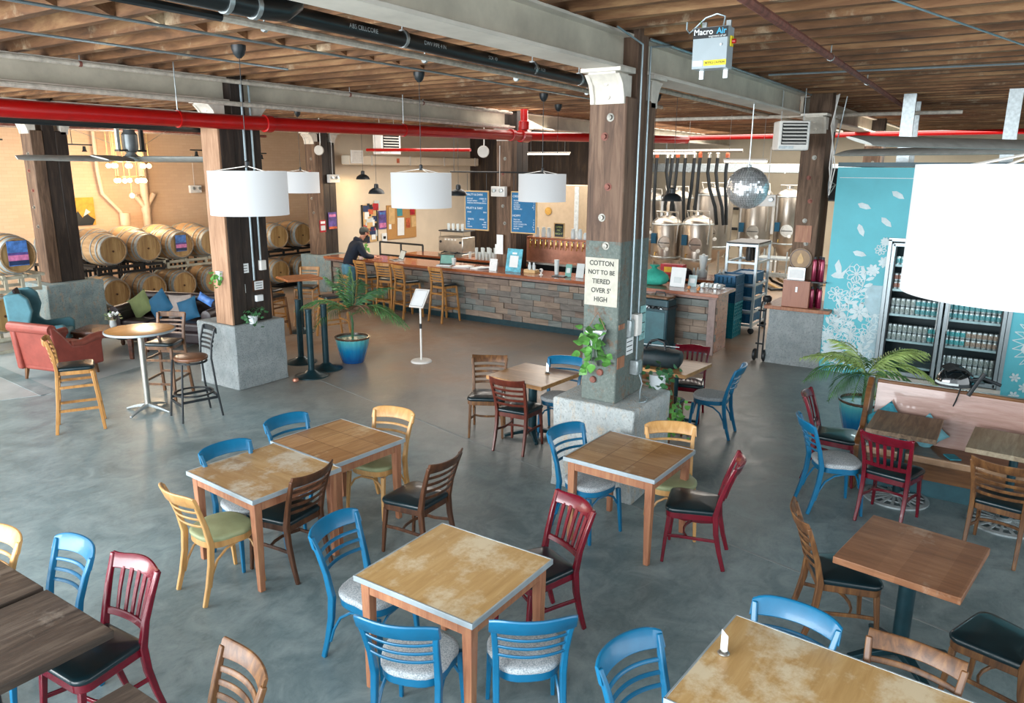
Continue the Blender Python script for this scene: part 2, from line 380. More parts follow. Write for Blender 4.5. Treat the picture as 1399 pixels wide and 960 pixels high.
struct('floor_joint', MB().prism([(7.34, 8.3), (7.36, 8.3), (5.0, -2), (4.98, -2)], 0, .0015), plain('joint_dust', '#8C9494', .7), smooth=0)
def brick_mat(name, a, b_, mort, sc_, bm=.35):
    m, t, b = newmat(name); v = coords(t, (1, 1, 1), True)
    sep = N(t, 'ShaderNodeSeparateXYZ'); L(t, v, sep.inputs[0]); ad = N(t, 'ShaderNodeMath', operation='ADD'); L(t, sep.outputs[0], ad.inputs[0]); L(t, sep.outputs[1], ad.inputs[1])
    cb = N(t, 'ShaderNodeCombineXYZ'); L(t, ad.outputs[0], cb.inputs[0]); L(t, sep.outputs[2], cb.inputs[1])
    br = N(t, 'ShaderNodeTexBrick'); L(t, cb.outputs[0], br.inputs['Vector'])
    br.inputs['Color1'].default_value = col(a); br.inputs['Color2'].default_value = col(b_); br.inputs['Mortar'].default_value = col(mort)
    br.inputs['Scale'].default_value = sc_; br.inputs['Mortar Size'].default_value = .012
    br.inputs['Brick Width'].default_value = .9; br.inputs['Row Height'].default_value = .3
    n = noise(t, v, 1.3, 6, .6); c = mixc(t, ramp(t, n, [(.35, (0, 0, 0, 1)), (.7, (.35, .35, .35, 1))]), br.outputs[0], col(mort))
    L(t, c, b.inputs['Base Color']); b.inputs['Roughness'].default_value = .8
    inv = N(t, 'ShaderNodeMath', operation='SUBTRACT'); inv.inputs[0].default_value = 1; L(t, br.outputs[1], inv.inputs[1]); bump(t, b, inv.outputs[0], bm, .01)
    return m
m_peach = brick_mat('peach_painted_brick', '#E6C6A4', '#E0BE9C', '#D9B491', 4)
m_cream = plain('cream_plaster', '#DCCDB6', .8, var=.05, scale=1.5, world=True)
m_creamw = plain('pale_brewery_wall', '#C9BEA8', .8, var=.07, scale=1.5, world=True)
m_darkwall = wood('dark_timber_planks', '#1C1612', '#33281F', '#55432F', axis=2, scale=1.2, rough=.8, plank=(1, .2), world=True)
CZ = 4.46
struct('wall_far_left', MB().box((4, 19.1, CZ/2), (30, .2, CZ)), m_peach, smooth=0)
struct('wall_partition', MB().box((17.0, 14.9, CZ/2), (6.6, .2, CZ)), m_cream, smooth=0)
struct('wall_back', MB().box((27.1, 4, CZ/2), (.2, 34, CZ)), m_creamw, smooth=0)
struct('wall_timber', MB().box((19.8, 12.6, CZ/2), (.16, 4.4, CZ)), m_darkwall, smooth=0)
struct('wall_right', MB().box((19.5, -9.1, CZ/2), (15, .2, CZ)), plain('dark_right_wall', '#3A3A38', .8), smooth=0)
struct('ceiling', MB().box((14.1, 5.6, CZ+.06), (27, 27.2, .12)), m_deck, smooth=0)
x = .7
while x < 27:
    j = (MB().box((0, 5.6, CZ-.14), (.085+random.uniform(-.01, .02), 27, .27)))
    o = part('ceiling_joist', j, m_joist, smooth=0); o.location = (x, 0, random.uniform(-.0, .004)); o['kind'] = 'structure'; o['group'] = 'ceiling joists'
    x += .42+random.uniform(-.02, .02)
# slanted bridging blocks between some joists in the bay near the lounge
for k in range(16):
    xx = .91+.42*k; m_ = MB().box((xx, 6.2, CZ-.13), (.36, .05, .16), mat=Matrix.Rotation(R(22), 3, 'Y'))
    o = struct('ceiling_bridging', m_, m_joist, smooth=0); o['group'] = 'ceiling bridging blocks'
def ibeam(y, x0, x1, z0=3.88, z1=4.19):
    b = MB(); L_ = x1-x0; cx = (x0+x1)/2
    b.box((cx, y, z0+.015), (L_, .30, .03)); b.box((cx, y, z1-.012), (L_, .24, .024)); b.box((cx, y, (z0+z1)/2), (L_, .05, z1-z0-.02))
    b.mi = [1]*12+[0]*6; return struct('ceiling_beam', b, [m_beam, m_flange], bevel=.004)
cols = dict(main=(6.49, 3.13), right=(12.72, 2.80), left=(6.72, 9.06), mid=(13.42, 8.97), c1=(7.16, 15.1), c3=(13.45, 14.75), far=(19.2, 3.0), farl=(.5, 15.1))
for y, xs in ((3.13, [-6, 6.38, 6.6, 12.6, 12.83, 27]), (9.05, [-6, 6.6, 6.83, 13.2, 13.4, 27]), (15.1, [-6, 7.05, 7.27, 13.3]), (-3.1, [-6, 27])):
    for a, b in zip(xs[::2], xs[1::2]): ibeam(y-.0, a, b)
def bracket(d):
    """cast bracket under the beam, d = +-1 along X: flared block, wide cap plate and a recessed face with two bolts"""
    b = MB()
    prof = [(0, 0), (.115, 0), (.12, .06), (.15, .15), (.21, .21), (.25, .235), (.25, .29), (0, .29)]
    b.extr(prof, (0, .26, 0), lambda u, v: (d*u, -.13, v))
    for yy in (-.165, .125): b.extr([(0, 0), (.135, 0), (.14, .06), (.175, .16), (.25, .235), (0, .235)], (0, .04, 0), lambda u, v, yy=yy: (d*u, yy, v))
    b.box((d*.13, 0, .268), (.30, .38, .035))
    for z in (.06, .17): b.lathe([(.026, 0), (.024, .012*d), (0, .013*d)], 10, (d*(.118 if z < .1 else .155), 0, z), 'X')
    return b
def column(key, label, mats, ped=(.86, .86, .91), pedmat=None, tall=True, cz0=.91, pedrough=True, pc=(0, 0)):
    X, Y = cols[key]; t = thing('timber_column', label, 'column', (X, Y, 0))
    top = CZ-.003
    part('center_post', MB().box((0, 0, (cz0+top)/2), (.215, .33, top-cz0)), mats[1], t, bevel=.008)
    for s, mm in ((-1, mats[0]), (1, mats[2])):
        part('side_post', MB().box((s*.219, 0, (cz0+3.66)/2), (.218, .36 if s < 0 else .33, 3.66-cz0)), mm, t, bevel=.014)
        br = part('bracket', bracket(s), m_bracket, t, bevel=.004); br.location = (s*.215, 0, 3.60)
    zz = [3.25, 2.95, 2.6, 2.3, 1.95] if key != 'main' else [3.49, 3.33, 2.9, 2.63, 2.38]
    for i, z in enumerate(zz[:5]):
        bl = MB().lathe([(.036, -.008), (.036, 0), (.022, .001), (.020, .022), (.0, .023)], 12, (0, 0, 0), 'X'); bl.v = [(-p[0]-.331, p[1]+(.02 if i % 2 else -.03), p[2]+z) for p in bl.v]
        part('bolt', bl, m_bolt if i in (0, 3, 4) else m_rust, t)
    if ped:
        p = MB(); a, b, h = ped; n = 7; rs = []
        if pedmat:
            rnd = random.Random(key)
            for k, (sc_, z) in enumerate(((1.02, 0), (1.0, .1), (1.01, h*.35), (.99, h*.7), (1.0, h-.02), (.975, h))):
                ring = []
                for (ux, uy) in [(-1, -1), (-.5, -1), (0, -1), (.5, -1), (1, -1), (1, -.5), (1, 0), (1, .5), (1, 1), (.5, 1), (0, 1), (-.5, 1), (-1, 1), (-1, .5), (-1, 0), (-1, -.5)]:
                    j = rnd.uniform(-.008, .008) if pedrough else 0
                    ring.append((pc[0]+ux*a/2*sc_+j, pc[1]+uy*b/2*sc_+j, z))
                rs.append(ring)
            p.rings(rs); part('concrete_pedestal', p, pedmat, t, bevel=.012)
    return t
def conc(name, base, light, patch):
    m, t, b = newmat(name); v = coords(t, world=True); n = noise(t, v, 5, 8, .7); n2 = noise(t, v, 45, 5, .7); n3 = noise(t, coords(t, (1, 1, .35), True), 14, 6, .7)
    dk = tuple(x*.72 for x in col(base)[:3])+(1,); c = ramp(t, n, [(.35, col(base)), (.65, col(light))]); c = mixc(t, ramp(t, n3, [(.53, (0, 0, 0, 1)), (.66, (.75, .75, .75, 1))]), c, col(patch)); c = mixc(t, ramp(t, n2, [(.36, (.8, .8, .8, 1)), (.48, (0, 0, 0, 1))]), c, dk)
    L(t, c, b.inputs['Base Color']); b.inputs['Roughness'].default_value = .85; bump(t, b, n2, 1.0, .03); return m
m_ped1 = conc('rough_white_concrete', '#B4BEBF', '#D2D7D5', '#D6C0A2')
m_ped2 = conc('smooth_grey_concrete', '#9AA5A8', '#B5BDBE', '#949E9F')
m_ped3 = conc('blue_grey_aggregate', '#7E9498', '#9FB0B0', '#B89C80')
cm = column('main', 'nearest big brown timber column carrying a stencilled cotton sign', (m_columnm, m_columnm, m_columnm), pedmat=m_ped1)
cl = column('left', 'timber column on a smooth grey block behind the large drum lamp', (m_columnd, m_columnd, m_columnd), pedmat=m_ped2, pc=(.03, .17))
part('facing_board', MB().box((-.345, 0, 2.285), (.035, .36, 2.74)), m_columnp, cl, bevel=.006)
c1 = column('c1', 'dark timber column at the far left beside the barrel with a poster', (m_column, m_columnd, m_columnd), ped=(1.05, .9, .91), pedmat=m_ped3)
c3 = column('c3', 'dark timber column with two small posters left of the cork boards', (m_column, m_columnd, m_columnd), pedmat=m_ped3)
cmid = column('mid', 'timber column behind the bar between the two blue menu boards', (m_column, m_columnd, m_columnd), ped=None, cz0=0)
cr = column('right', 'timber column with round wooden crest beside the blue mural', (m_column, m_column, m_column), ped=(.84, .84, .91), pedmat=m_ped2)
cf = column('far', 'distant timber column inside the brewery area', (m_column, m_columnd, m_columnd), ped=None, cz0=0)
# two coloured paint bands that the main column shows, low down
m_pgreen = plain('old_green_paint', '#4E5A56', .7, var=.2, scale=8, wear=('#A9A39A', .64), world=True)
m_signp = plain('cream_stencil_ground', '#B9B6A8', .7, var=.1, scale=12, wear=('#A8A498', .68))
part('stencil_ground', MB().box((-.335, 0, 2.05), (.006, .335, .44)), m_signp, cm)
for i, s in enumerate(('COTTON', 'NOT TO BE', 'TIERED', "OVER 5'", 'HIGH')):
    text('stencil_lettering', s, .062 if i != 1 else .056, (-.339, .0, 2.22-.083*i), FX, plain('faded_stencil_ink', '#4A4C48', .8, var=.5, scale=60) if i == 0 else bpy.data.materials['faded_stencil_ink'], cm, sx=.92, bold=.0012)
for z, yy in ((1.2, -.02), (1.12, .05)):
    b_ = MB().lathe([(.035, 0), (.03, .02), (.0, .022)], 10, (0, 0, 0), 'X'); b_.v = [(-p[0]-.333, p[1]+yy, p[2]+z) for p in b_.v]; part('bolt', b_, m_rust, cm)
for (xx, z, w_, h_) in ((-.25, 1.64, .12, .05), (-.24, 1.30, .15, .11)):
    part('bare_wood_patch', MB().box((xx+.0, -.184, z), (w_, .004, h_)), m_tabl, cm)
def notice(parent, x, z, w_, h_, mat=None, y=-.172, lines=3, frame=None, nm='paper_notice', label=None):
    """flat notice on the -Y face of a column"""
    t = thing(nm, label, 'notice', (parent.location.x+x, parent.location.y+y, z))
    if frame: part('frame', MB().box((0, -.006, 0), (w_, .02, h_)), frame, t); w_ -= .03; h_ -= .03
    part('sheet', MB().box((0, -.012 if frame else -.003, 0), (w_, .012 if frame else .005, h_)), mat or m_paper, t)
    for k in range(lines): part('print_line', MB().box((0, -.02 if frame else -.007, h_*(.28-.56*k/max(1, lines-1))), (w_*.7, .002, .008)), m_ink, t)
    return t
notice(cm, -.25, 1.44, .1, .15, label='narrow white notice low on the big brown column')
notice(cm, -.05, 1.42, .17, .16, label='squarish white notice beside the narrow one on the big column')
notice(cm, .235, 1.60, .13, .34, mat=plain('teal_poster', '#8FBFBE', .6, var=.3, scale=18), label='teal printed poster on the right edge of the big column')
def wallbox(parent, x, z, w_, h_, d, label, mat=m_white, y=-.165):
    t = thing('electrical_box', label, 'electrical box', (parent.location.x+x, parent.location.y+y, z))
    part('body', MB().box((0, -d/2, 0), (w_, d, h_)), mat, t, bevel=.006)
    part('cover', MB().box((0, -d-.003, 0), (w_*.85, .006, h_*.88)), mat, t, bevel=.002); return t
wallbox(cm, .03, 1.62, .11, .21, .07, 'white electrical box on the big column above the notices')
wallbox(cm, -.09, 1.6, .08, .17, .05, 'small grey switch box left of the white box on the big column', m_galv)
wallbox(cm, .05, 1.20, .11, .14, .08, 'grey outlet box low on the big column with a cord', m_galv)
tag(part('power_cord', MB().tube([(6.54, 2.88, 1.13), (6.52, 2.84, 1.05), (6.48, 2.84, .98), (6.44, 2.82, .918), (6.34, 2.78, .917), (6.38, 2.74, .917), (6.5, 2.76, .917), (6.56, 2.83, .917)], .006, 6), m_conduit), 'thin cord hanging down to the ledge of the big column', 'cord')
for xx, lab in ((-.10, 'thin conduit running down the near face of the big column'), (.07, 'second conduit right of the first down the big column')):
    zb = 1.68 if xx < 0 else 1.27
    tag(part('conduit', MB().tube([(6.49+xx, 2.93, zb), (6.49+xx, 2.93, 3.9), (6.49+xx+(-.0), 2.93, 4.1), (6.49+xx-(.5 if xx < 0 else -.5), 2.93, 4.17)], .009, 8), m_conduit), lab, 'conduit')
# left column boxes
notice(cl, -.12, 1.68, .18, .13, label='white framed notice on the dark column behind the large lamp', y=-.168)
notice(cl, -.15, 1.4, .09, .12, label='small white notice under the wide one on the left column', y=-.168)
notice(cl, .11, 1.42, .18, .15, frame=m_brn, label='brown framed card on the left column', y=-.168)
wallbox(cl, .19, 1.70, .1, .14, .05, 'white electrical box upper right on the left column')
wallbox(cl, .1, 1.24, .12, .09, .04, 'pale thermostat low on the left column', m_paper)
for xx, zb in ((-.0, 1.5), (.13, 1.76)):
    tag(part('conduit', MB().tube([(6.76+xx, 8.875, zb), (6.76+xx, 8.875, 4.17)], .014, 8), m_conduit), 'white conduit on the left column, %s of the pair' % ('left' if xx < .05 else 'right'), 'conduit')
# posters on c3
def poster(x, y, z, w_, h_, mat, label, face='Y', bands=(), cat='poster', nm='poster'):
    t = thing(nm, label, cat, (x, y, z)); d = .008
    def bx(u, v, a, b, off, mt, n2='sheet'):
        if face == 'Y': part(n2, MB().box((u, -off, v), (a, d, b)), mt, t)
        else: part(n2, MB().box((-off, -u, v), (d, a, b)), mt, t)
    bx(0, 0, w_, h_, 0, mat)
    for (v, hh, ww, mt) in bands: bx(0, v*h_, w_*ww, h_*hh, .006, mt, 'printed_band')
    return t
m_pu = plain('purple_poster', '#5C4A8E', .6, var=.5, scale=6); m_or = plain('orange_print', '#C8603A', .6, var=.4, scale=9); m_rd = plain('red_print', '#B0202A', .6, var=.3, scale=12); m_sk = plain('sky_blue_print', '#4E7EC4', .5, var=.4, scale=9); m_pk = plain('pink_print', '#D07AA8', .5, var=.3, scale=9); m_nv = plain('navy_print', '#23355C', .5, var=.2); m_tq = plain('turquoise_print', '#5CB6CC', .5, var=.4, scale=9)
poster(13.25, 14.56, 1.62, .2, .3, m_rd, 'small red poster on the dark column left of the cork boards', bands=((.3, .2, .7, m_paper), (-.15, .4, .7, m_cup)))
poster(13.58, 14.56, 1.74, .27, .42, m_pu, 'purple poster beside the small red one on the dark column', bands=((-.42, .14, 1, m_or), (.3, .15, .8, m_pk)))
# right column details
poster(12.38, 2.82, 2.10, .24, .26, m_tabl, 'square bare wood plaque on the column beside the mural', 'X', nm='wooden_plaque', cat='plaque')
t = thing('wooden_crest', 'round pale wooden crest with a drop on the column by the mural', 'crest', (12.38, 2.82, 1.71))
part('disc', MB().lathe([(.17, 0), (.17, .02)], 28, (-.02, 0, 0), 'X'), plain('pale_plywood', '#A98E70', .6), t)
part('ring', MB().lathe([(.16, 0), (.145, .0), (.145, .008), (.16, .008)], 28, (-.026, 0, 0), 'X', cap=False), m_brn, t)
part('drop', MB().extr([(0, .1), (.04, .02), (.05, -.03), (.03, -.07), (-.03, -.07), (-.05, -.03), (-.04, .02)], (-.006, 0, 0), lambda u, v: (-.021, u, v)), m_ltwood, t)
# ---------------------------------------------------------------- pipes
def pipe(label, pts, r, mat, nm='pipe', hang=(), n=12, cat='pipe', clampmat=None, couple=()):
    P0 = Vector(pts[0]); t = thing(nm, label, cat, P0)
    part('tube', MB().tube([Vector(p)-P0 for p in pts], r, n), mat, t)
    for (x, y, z) in hang:
        a = Vector((x, y, z))-P0
        along = (Vector(pts[1])-P0).normalized(); al = 'X' if abs(along.x) > abs(along.y) else 'Y'
        part('clamp', MB().lathe([(r*1.13, -.015), (r*1.13, .015)], n, a, al), clampmat or m_galv, t)
        h = MB().tube([a+Vector((0, 0, r)), a+Vector((0, 0, 4.457-z))], .007, 5); part('hanger_rod', h, m_galv, t)
    for (x, y, z) in couple:
        a = Vector((x, y, z))-P0; part('coupling', MB().lathe([(r*1.0, -.06), (r*1.22, -.055), (r*1.22, .055), (r*1.0, .06)], n, a, 'X'), mat, t)
    return t
pipe('fat red sprinkler main running across the left half below the beams', [(-5, 8.55, 3.6), (6, 8.55, 3.6), (13.05, 8.55, 3.69)], .092, m_red, 'sprinkler_pipe', hang=((5.6, 8.55, 3.6), (9.6, 8.55, 3.645)), couple=((6.9, 8.55, 3.61), (12.75, 8.55, 3.69)), clampmat=m_red)
t = thing('sprinkler_tee', 'red pipe tee with a short riser near the bar column', 'pipe fitting', (13.05, 8.55, 3.69))
part('body', MB().lathe([(.10, -.14), (.125, -.13), (.125, .13), (.10, .14)], 14, (.14, 0, 0), 'X'), m_red, t)
part('riser', MB().lathe([(.075, 0), (.075, .55)], 14, (.14, 0, 0)), m_red, t); part('flange', MB().lathe([(.095, .12), (.11, .13), (.11, .28), (.095, .29)], 14, (.14, 0, 0)), m_red, t)
pipe('red sprinkler main continuing from the tee toward the brewery', [(13.35, 8.5, 3.69), (17.5, 6.8, 3.74)], .088, m_red, 'sprinkler_pipe')
pipe('thin red pipe crossing above the brewery tanks and the mural', [(18.2, 9, 3.80), (18.2, -8.8, 3.86)], .055, m_red, 'sprinkler_pipe', n=8)
pipe('short thin red pipe left of the bar column', [(13.2, 9.9, 3.43), (13.2, 12.9, 3.45)], .035, m_red, 'sprinkler_pipe', n=8)
t = pipe('black plastic drain pipe with white print beside the main beam', [(1.2, 4.3, 4.08), (9.8, 4.42, 4.02)], .062, m_abs, 'drain_pipe', hang=((4.9, 4.35, 4.06), (6.9, 4.38, 4.05), (7.9, 4.39, 4.04)))
rr_ = FY @ Matrix.Rotation(R(0), 3, 'Z')
for k, s in enumerate(('ABS CELLCORE', 'DWV PIPE 4 IN', 'SCH 40', 'ASTM F628')):
    tx = text('printed_marking', s, .045, (3.2+.85*k, .062*.0, 0), Matrix.Identity(3), m_chalk, t)
    for v in tx.data.vertices:
        x_, y_, z_ = v.co; a = y_/.063; v.co = (x_+.0, .0014*x_*10-.064*math.cos(a)+.0, -.007*x_+.064*math.sin(a))
pipe('short fat black pipe elbow at the top of the photo', [(1.4, 4.02, 3.99), (3.25, 4.02, 3.99), (3.42, 4.02, 4.0), (3.5, 4.02, 4.05), (3.52, 4.02, 4.2), (3.52, 4.02, 4.4)], .07, m_abs, 'drain_pipe', hang=((3.0, 4.02, 3.99), (3.2, 4.02, 3.99)), n=16)
pipe('thin black pipe at the top edge joining the pale grey pipe', [(.5, 4.98, 4.1), (3.7, 5.02, 4.1)], .032, m_abs, 'water_pipe', n=8)
pipe('pale grey pipe running parallel to the black drain pipe', [(3.7, 5.02, 4.1), (7.6, 5.1, 4.1), (12.3, 5.25, 4.06)], .03, m_pipegrey, 'water_pipe', hang=((4.15, 5.1, 4.1), (6.1, 5.13, 4.09), (7.8, 5.17, 4.08), (9.6, 5.2, 4.07)), n=8)
pipe('thin steel conduit strung across the upper left ceiling', [(1.2, 6.02, 4.16), (13, 6.1, 4.16)], .013, m_conduit, 'conduit', n=6)
pipe('second thin conduit below the first at upper left', [(.6, 7.35, 4.16), (6.3, 7.38, 4.16)], .013, m_conduit, 'conduit', n=6)
pipe('grey pipe along the top of the left beam', [(-5, 8.72, 4.12), (13.0, 8.72, 4.12)], .028, m_pipegrey, 'water_pipe', n=8, hang=((4.6, 8.72, 4.12), (8.6, 8.72, 4.12), (10.3, 8.72, 4.12)), clampmat=m_rust)
pipe('grey pipe under the left beam behind the red main', [(1.5, 8.74, 3.85), (12.9, 8.74, 3.84)], .03, m_pipegrey, 'water_pipe', n=8)
pipe('black cable tray pipe under the red main at far left', [(-4, 9.3, 3.52), (7.0, 9.3, 3.52)], .035, m_abs, 'cable_conduit', n=6)
pipe('rusty red brown pipe crossing the right ceiling', [(4.0, 1.62, 4.1), (16.4, 1.95, 4.1)], .032, m_rust, 'rusty_pipe', n=8, hang=((8.0, 1.73, 4.1), (10.4, 1.8, 4.1)))
pipe('thin pale conduit slanting at the upper right', [(3.5, 1.62, 4.15), (5.88, .9, 4.15), (9.6, -.1, 4.15)], .008, m_conduit, 'conduit', n=6)
pipe('thin pale conduit running across the right ceiling', [(9.6, 2.76, 4.16), (9.93, .22, 4.16), (10.2, -3, 4.16)], .012, m_conduit, 'conduit', n=6)
pipe('conduit on top of the main beam right of the column', [(6.6, 2.95, 4.17), (12.6, 2.95, 4.18)], .013, m_conduit, 'conduit', n=6)
pipe('pale sprinkler pipe seen under the beam right of the big column', [(7.3, 3.8, 3.98), (12.6, 3.9, 3.98), (20, 3.9, 3.98)], .03, m_pipegrey, 'water_pipe', n=8)
pipe('grey pipe hung below the beam in the middle distance', [(13.5, 7, 3.95), (13.9, 1, 3.95)], .03, m_pipegrey, 'water_pipe', n=8)
for k in range(4):
    pipe('small ceiling pipe high over the lounge wall, %s from the wall' % ('nearest', 'second', 'third', 'fourth')[k], [(2, 18.3-.7*k, 3.86-.02*k), (13, 18.3-.7*k, 3.86-.02*k)], .035, m_rust if k % 2 else m_pipegrey, 'water_pipe', n=6)
# ducts
t = thing('air_duct', 'long shiny air duct high over the brewery', 'duct', (24, 0, 0))
part('duct_body', MB().box((0, 10, 3.12), (.5, 12, .27)), m_galv, t, bevel=.02)
for k in range(8): part('duct_seam', MB().box((-.256, 4.6+1.5*k, 3.12), (.012, .05, .29)), m_galv, t)
for yy in (5.5, 10, 14.5): part('hanger_strap', MB().box((0, yy, 3.86), (.03, .03, 1.19)), m_galv, t)
t = thing('air_duct', 'pale painted duct along the cream wall above the cork boards', 'duct', (13.9, 14.45, 3.24))
part('duct_body', MB().box((2.85, 0, 0), (5.5, .3, .24)), m_cream, t, bevel=.03)
for k in range(4): part('duct_seam', MB().box((.9+1.5*k, -.155, 0), (.05, .01, .25)), m_offw, t)
part('duct_label', MB().box((1.9, -.158, 0), (.1, .01, .12)), m_or, t)
part('grille', MB().box((.35, -.17, .08), (.42, .02, .32)), m_white, t)
for k in range(7): part('grille_slat', MB().box((.35, -.185, -.03+.036*k), (.36, .012, .012)), m_pipegrey, t)
# ================================================================ chairs (local: facing +Y, seat centre at the origin)
def arcpts(w, y0, bow, z, n=8): return [(-w+2*w*i/n, y0-bow*(1-(2*i/n-1)**2), z) for i in range(n+1)]
def yback(z, base=-.185): return base-.125*max(0, (z-.45)/.42)**1.3
def seat_poly(wf, wr, yf, yr, rf=.06, squared=False):
    P = []
    for cx, cy, a0, r in ((wf-rf, yf-rf, 0, rf), (-wf+rf, yf-rf, 90, rf), (-wr+.04, yr+.04, 180, .04), (wr-.04, yr+.04, 270, .04)):
        for k in range(5): a = R(a0+22.5*k); P.append((cx+r*math.cos(a), cy+r*math.sin(a)))
    return P
def chair(nm, kind, frame, seatm, label, rungm=None):
    t = thing(nm, label, 'chair', (0, 0, 0)); blue = kind == 'bent'
    if blue:   # bentwood: round front seat
        P = []
        for k in range(28):
            a = 2*math.pi*k/28; x = .215*math.cos(a); y = .20*math.sin(a)
            x = math.copysign(abs(math.cos(a))**.7, math.cos(a))*.212*(1 if y > 0 else .92); y = math.copysign(abs(math.sin(a))**.8, math.sin(a))*.205; P.append((x, y))
    else: P = seat_poly(.225, .185, .205, -.205, .07)
    part('seat_frame', MB().prism([(x*.96, y*.96) for x, y in P], .395, .448), frame, t, bevel=.005)
    part('seat', MB().pad(P, .445, .485, .014), seatm, t, smooth=60)
    for s in (-1, 1):
        zt = .84 if kind != 'slat' else .868
        pts = [(s*.185, -.275, 0), (s*.182, -.235, .14), (s*.180, -.20, .30), (s*.180, -.187, .45), (s*.184, yback(.6), .60), (s*.196, yback(.74), .74), (s*(.212 if kind == 'bent' else .206), yback(zt), zt)]
        part('leg', MB().sweep(pts, (1, 0, 0), [.026, .03, .034, .036, .034, .032, .03], [.032, .036, .042, .045, .036, .032, .028]), frame, t, bevel=.006)
        part('leg', MB().sweep([(s*.195, .20, 0), (s*.188, .185, .2), (s*.182, .165, .40)], (1, 0, 0), [.024, .03, .036], [.024, .03, .036]), frame, t, bevel=.005)
    yb = lambda bow, w: (lambda x, z: yback(z)-bow*(1-(x/w)**2))
    if blue:
        w = .226
        part('top_rail', MB().panel(-w, w, lambda x: .768+.008*(1-(x/w)**2), lambda x: .875-.022*abs(x/w)**6, yb(.062, w), .024, 18), frame, t)
        for z in (.715, .655, .595): part('back_slat', MB().panel(-.19, .19, lambda x, z=z: z, lambda x, z=z: z+.020, yb(.056, .2), .014, 12), frame, t)
        for s in (-1, 1):
            pts = [(s*.18, -.215, .13), (s*.172, -.19, .22), (s*.165, -.14, .31), (s*.158, -.06, .365), (s*.158, .03, .385), (s*.165, .12, .39)]
            part('arched_brace', MB().tube(pts, .010, 6), frame, t)
        part('arched_brace', MB().tube([(-.175, .165, .26), (-.13, .16, .33), (-.06, .155, .365), (.06, .155, .365), (.13, .16, .33), (.175, .165, .26)], .010, 6), frame, t)
    elif kind == 'ladder':
        w = .212
        part('top_rail', MB().panel(-w, w, lambda x: .785, lambda x: .862+.014*abs(x/w)**3, yb(.055, w), .02, 12), frame, t)
        for z in (.725, .665, .605, .545): part('back_slat', MB().panel(-.19, .19, lambda x, z=z: z, lambda x, z=z: z+.028, yb(.05, .2), .013, 10), frame, t)
    else:
        w = .208
        part('top_rail', MB().panel(-w, w, lambda x: .785, lambda x: .852+.022*math.cos(x/w*1.5)+.02*abs(x/w)**6, yb(.055, w), .024, 14), frame, t)
        part('lower_rail', MB().panel(-.19, .19, lambda x: .535, lambda x: .575, yb(.03, .2), .018, 10), frame, t)
        for k in range(5):
            x = -.12+.06*k; off = .045*(1-(x/.2)**2)
            part('back_slat', MB().sweep([(x*.92, yback(.56)-off, .56), (x, yback(.68)-off, .68), (x*1.05, yback(.80)-off, .80)], (1, 0, 0), [.022, .024, .028], .011), frame, t)
    if not blue:
        rm = rungm or frame
        for s in (-1, 1): part('stretcher', MB().sweep([(s*.185, .19, .23), (s*.16, .08, .225), (s*.158, -.06, .225), (s*.18, -.205, .24)], (0, 0, 1), .026, .014), rm, t, bevel=.003)
        part('stretcher', MB().sweep([(-.158, .02, .225), (-.08, .055, .223), (0, .065, .223), (.08, .055, .223), (.158, .02, .225)], (0, 0, 1), .024, .014), rm, t, bevel=.003)
    return t
used = set()
protos = {}
def seat_chair(kind, bx, by, h, label, group=None, z=0):
    """place a chair by the ground position under its top rail and its heading"""
    k = kind
    d = R(h); x = bx+.33*math.cos(d); y = by+.33*math.sin(d)
    if k not in protos:
        spec = dict(blue=('bentwood_chair', 'bent', m_blue, m_fab), yellow=('bentwood_chair', 'bent', m_yel, m_seatg), brown=('ladder_back_chair', 'ladder', m_brn, m_seat), worn=('ladder_back_chair', 'ladder', m_brnl, m_seat),
                    redbrown=('ladder_back_chair', 'ladder', m_redd, m_seat), red=('slat_back_chair', 'slat', m_red2, m_seat))[k]
        protos[k] = chair(*spec, label); o = protos[k]; o.location = (x, y, z); o.rotation_euler = (0, 0, d-R(90)); 
    else: o = dup(protos[k], (x, y, z), d-R(90), label)
    if group: o['group'] = group
    elif 'group' in o: del o['group']
    return o
G1, G2, G3, G4 = 'blue bentwood chairs', 'yellow bentwood chairs', 'brown ladder back chairs', 'burgundy slat back chairs'
seat_chair('blue', 3.50, 5.14, -97, 'blue chair on the far side of the long tiled table, nearer the left end', G1)
seat_chair('blue', 4.25, 5.30, -97, 'blue chair on the far side of the long tiled table, nearer the yellow chair', G1)
seat_chair('blue', 1.99, 4.43, 178, 'blue chair at the dark plank tables in the lower left', G1)
seat_chair('blue', 3.05, 3.42, -84, 'blue chair at the left corner of the central honey table, seen from the side', G1)
seat_chair('blue', 2.44, 2.32, 20, 'blue chair in the front centre, left of the near table leg', G1)
seat_chair('blue', 2.86, 1.76, 40, 'blue chair in the front centre, right of the near table leg', G1)
seat_chair('blue', 2.94, 1.30, -106, 'blue chair cut by the lower edge left of the big bottom right table', G1)
seat_chair('blue', 3.71, .69, 176, 'blue chair back peeking over the big bottom right table', G1)
seat_chair('blue', 5.47, 3.10, -105, 'blue chair between the tan tiled table and the white pedestal', G1)
seat_chair('blue', 8.48, 2.46, 96, 'blue chair standing alone right of the bag table', G1)
seat_chair('blue', 7.66, 4.32, 196, 'blue chair half hidden behind the big column, left side', G1)
seat_chair('blue', 6.94, 1.42, -60, 'blue chair in front of the pew end and the potted palm', G1)
seat_chair('yellow', 2.74, 4.65, -5, 'yellow chair with green seat at the left end of the long tiled table', G2)
seat_chair('yellow', 4.99, 4.63, -171, 'yellow chair with green seat at the far end of the long tiled table', G2)
seat_chair('yellow', 6.08, 2.36, -152, 'yellow chair with green seat beyond the tan tiled table', G2)
seat_chair('yellow', 1.80, 4.98, -170, 'yellow chair back cut by the left edge of the picture', G2)
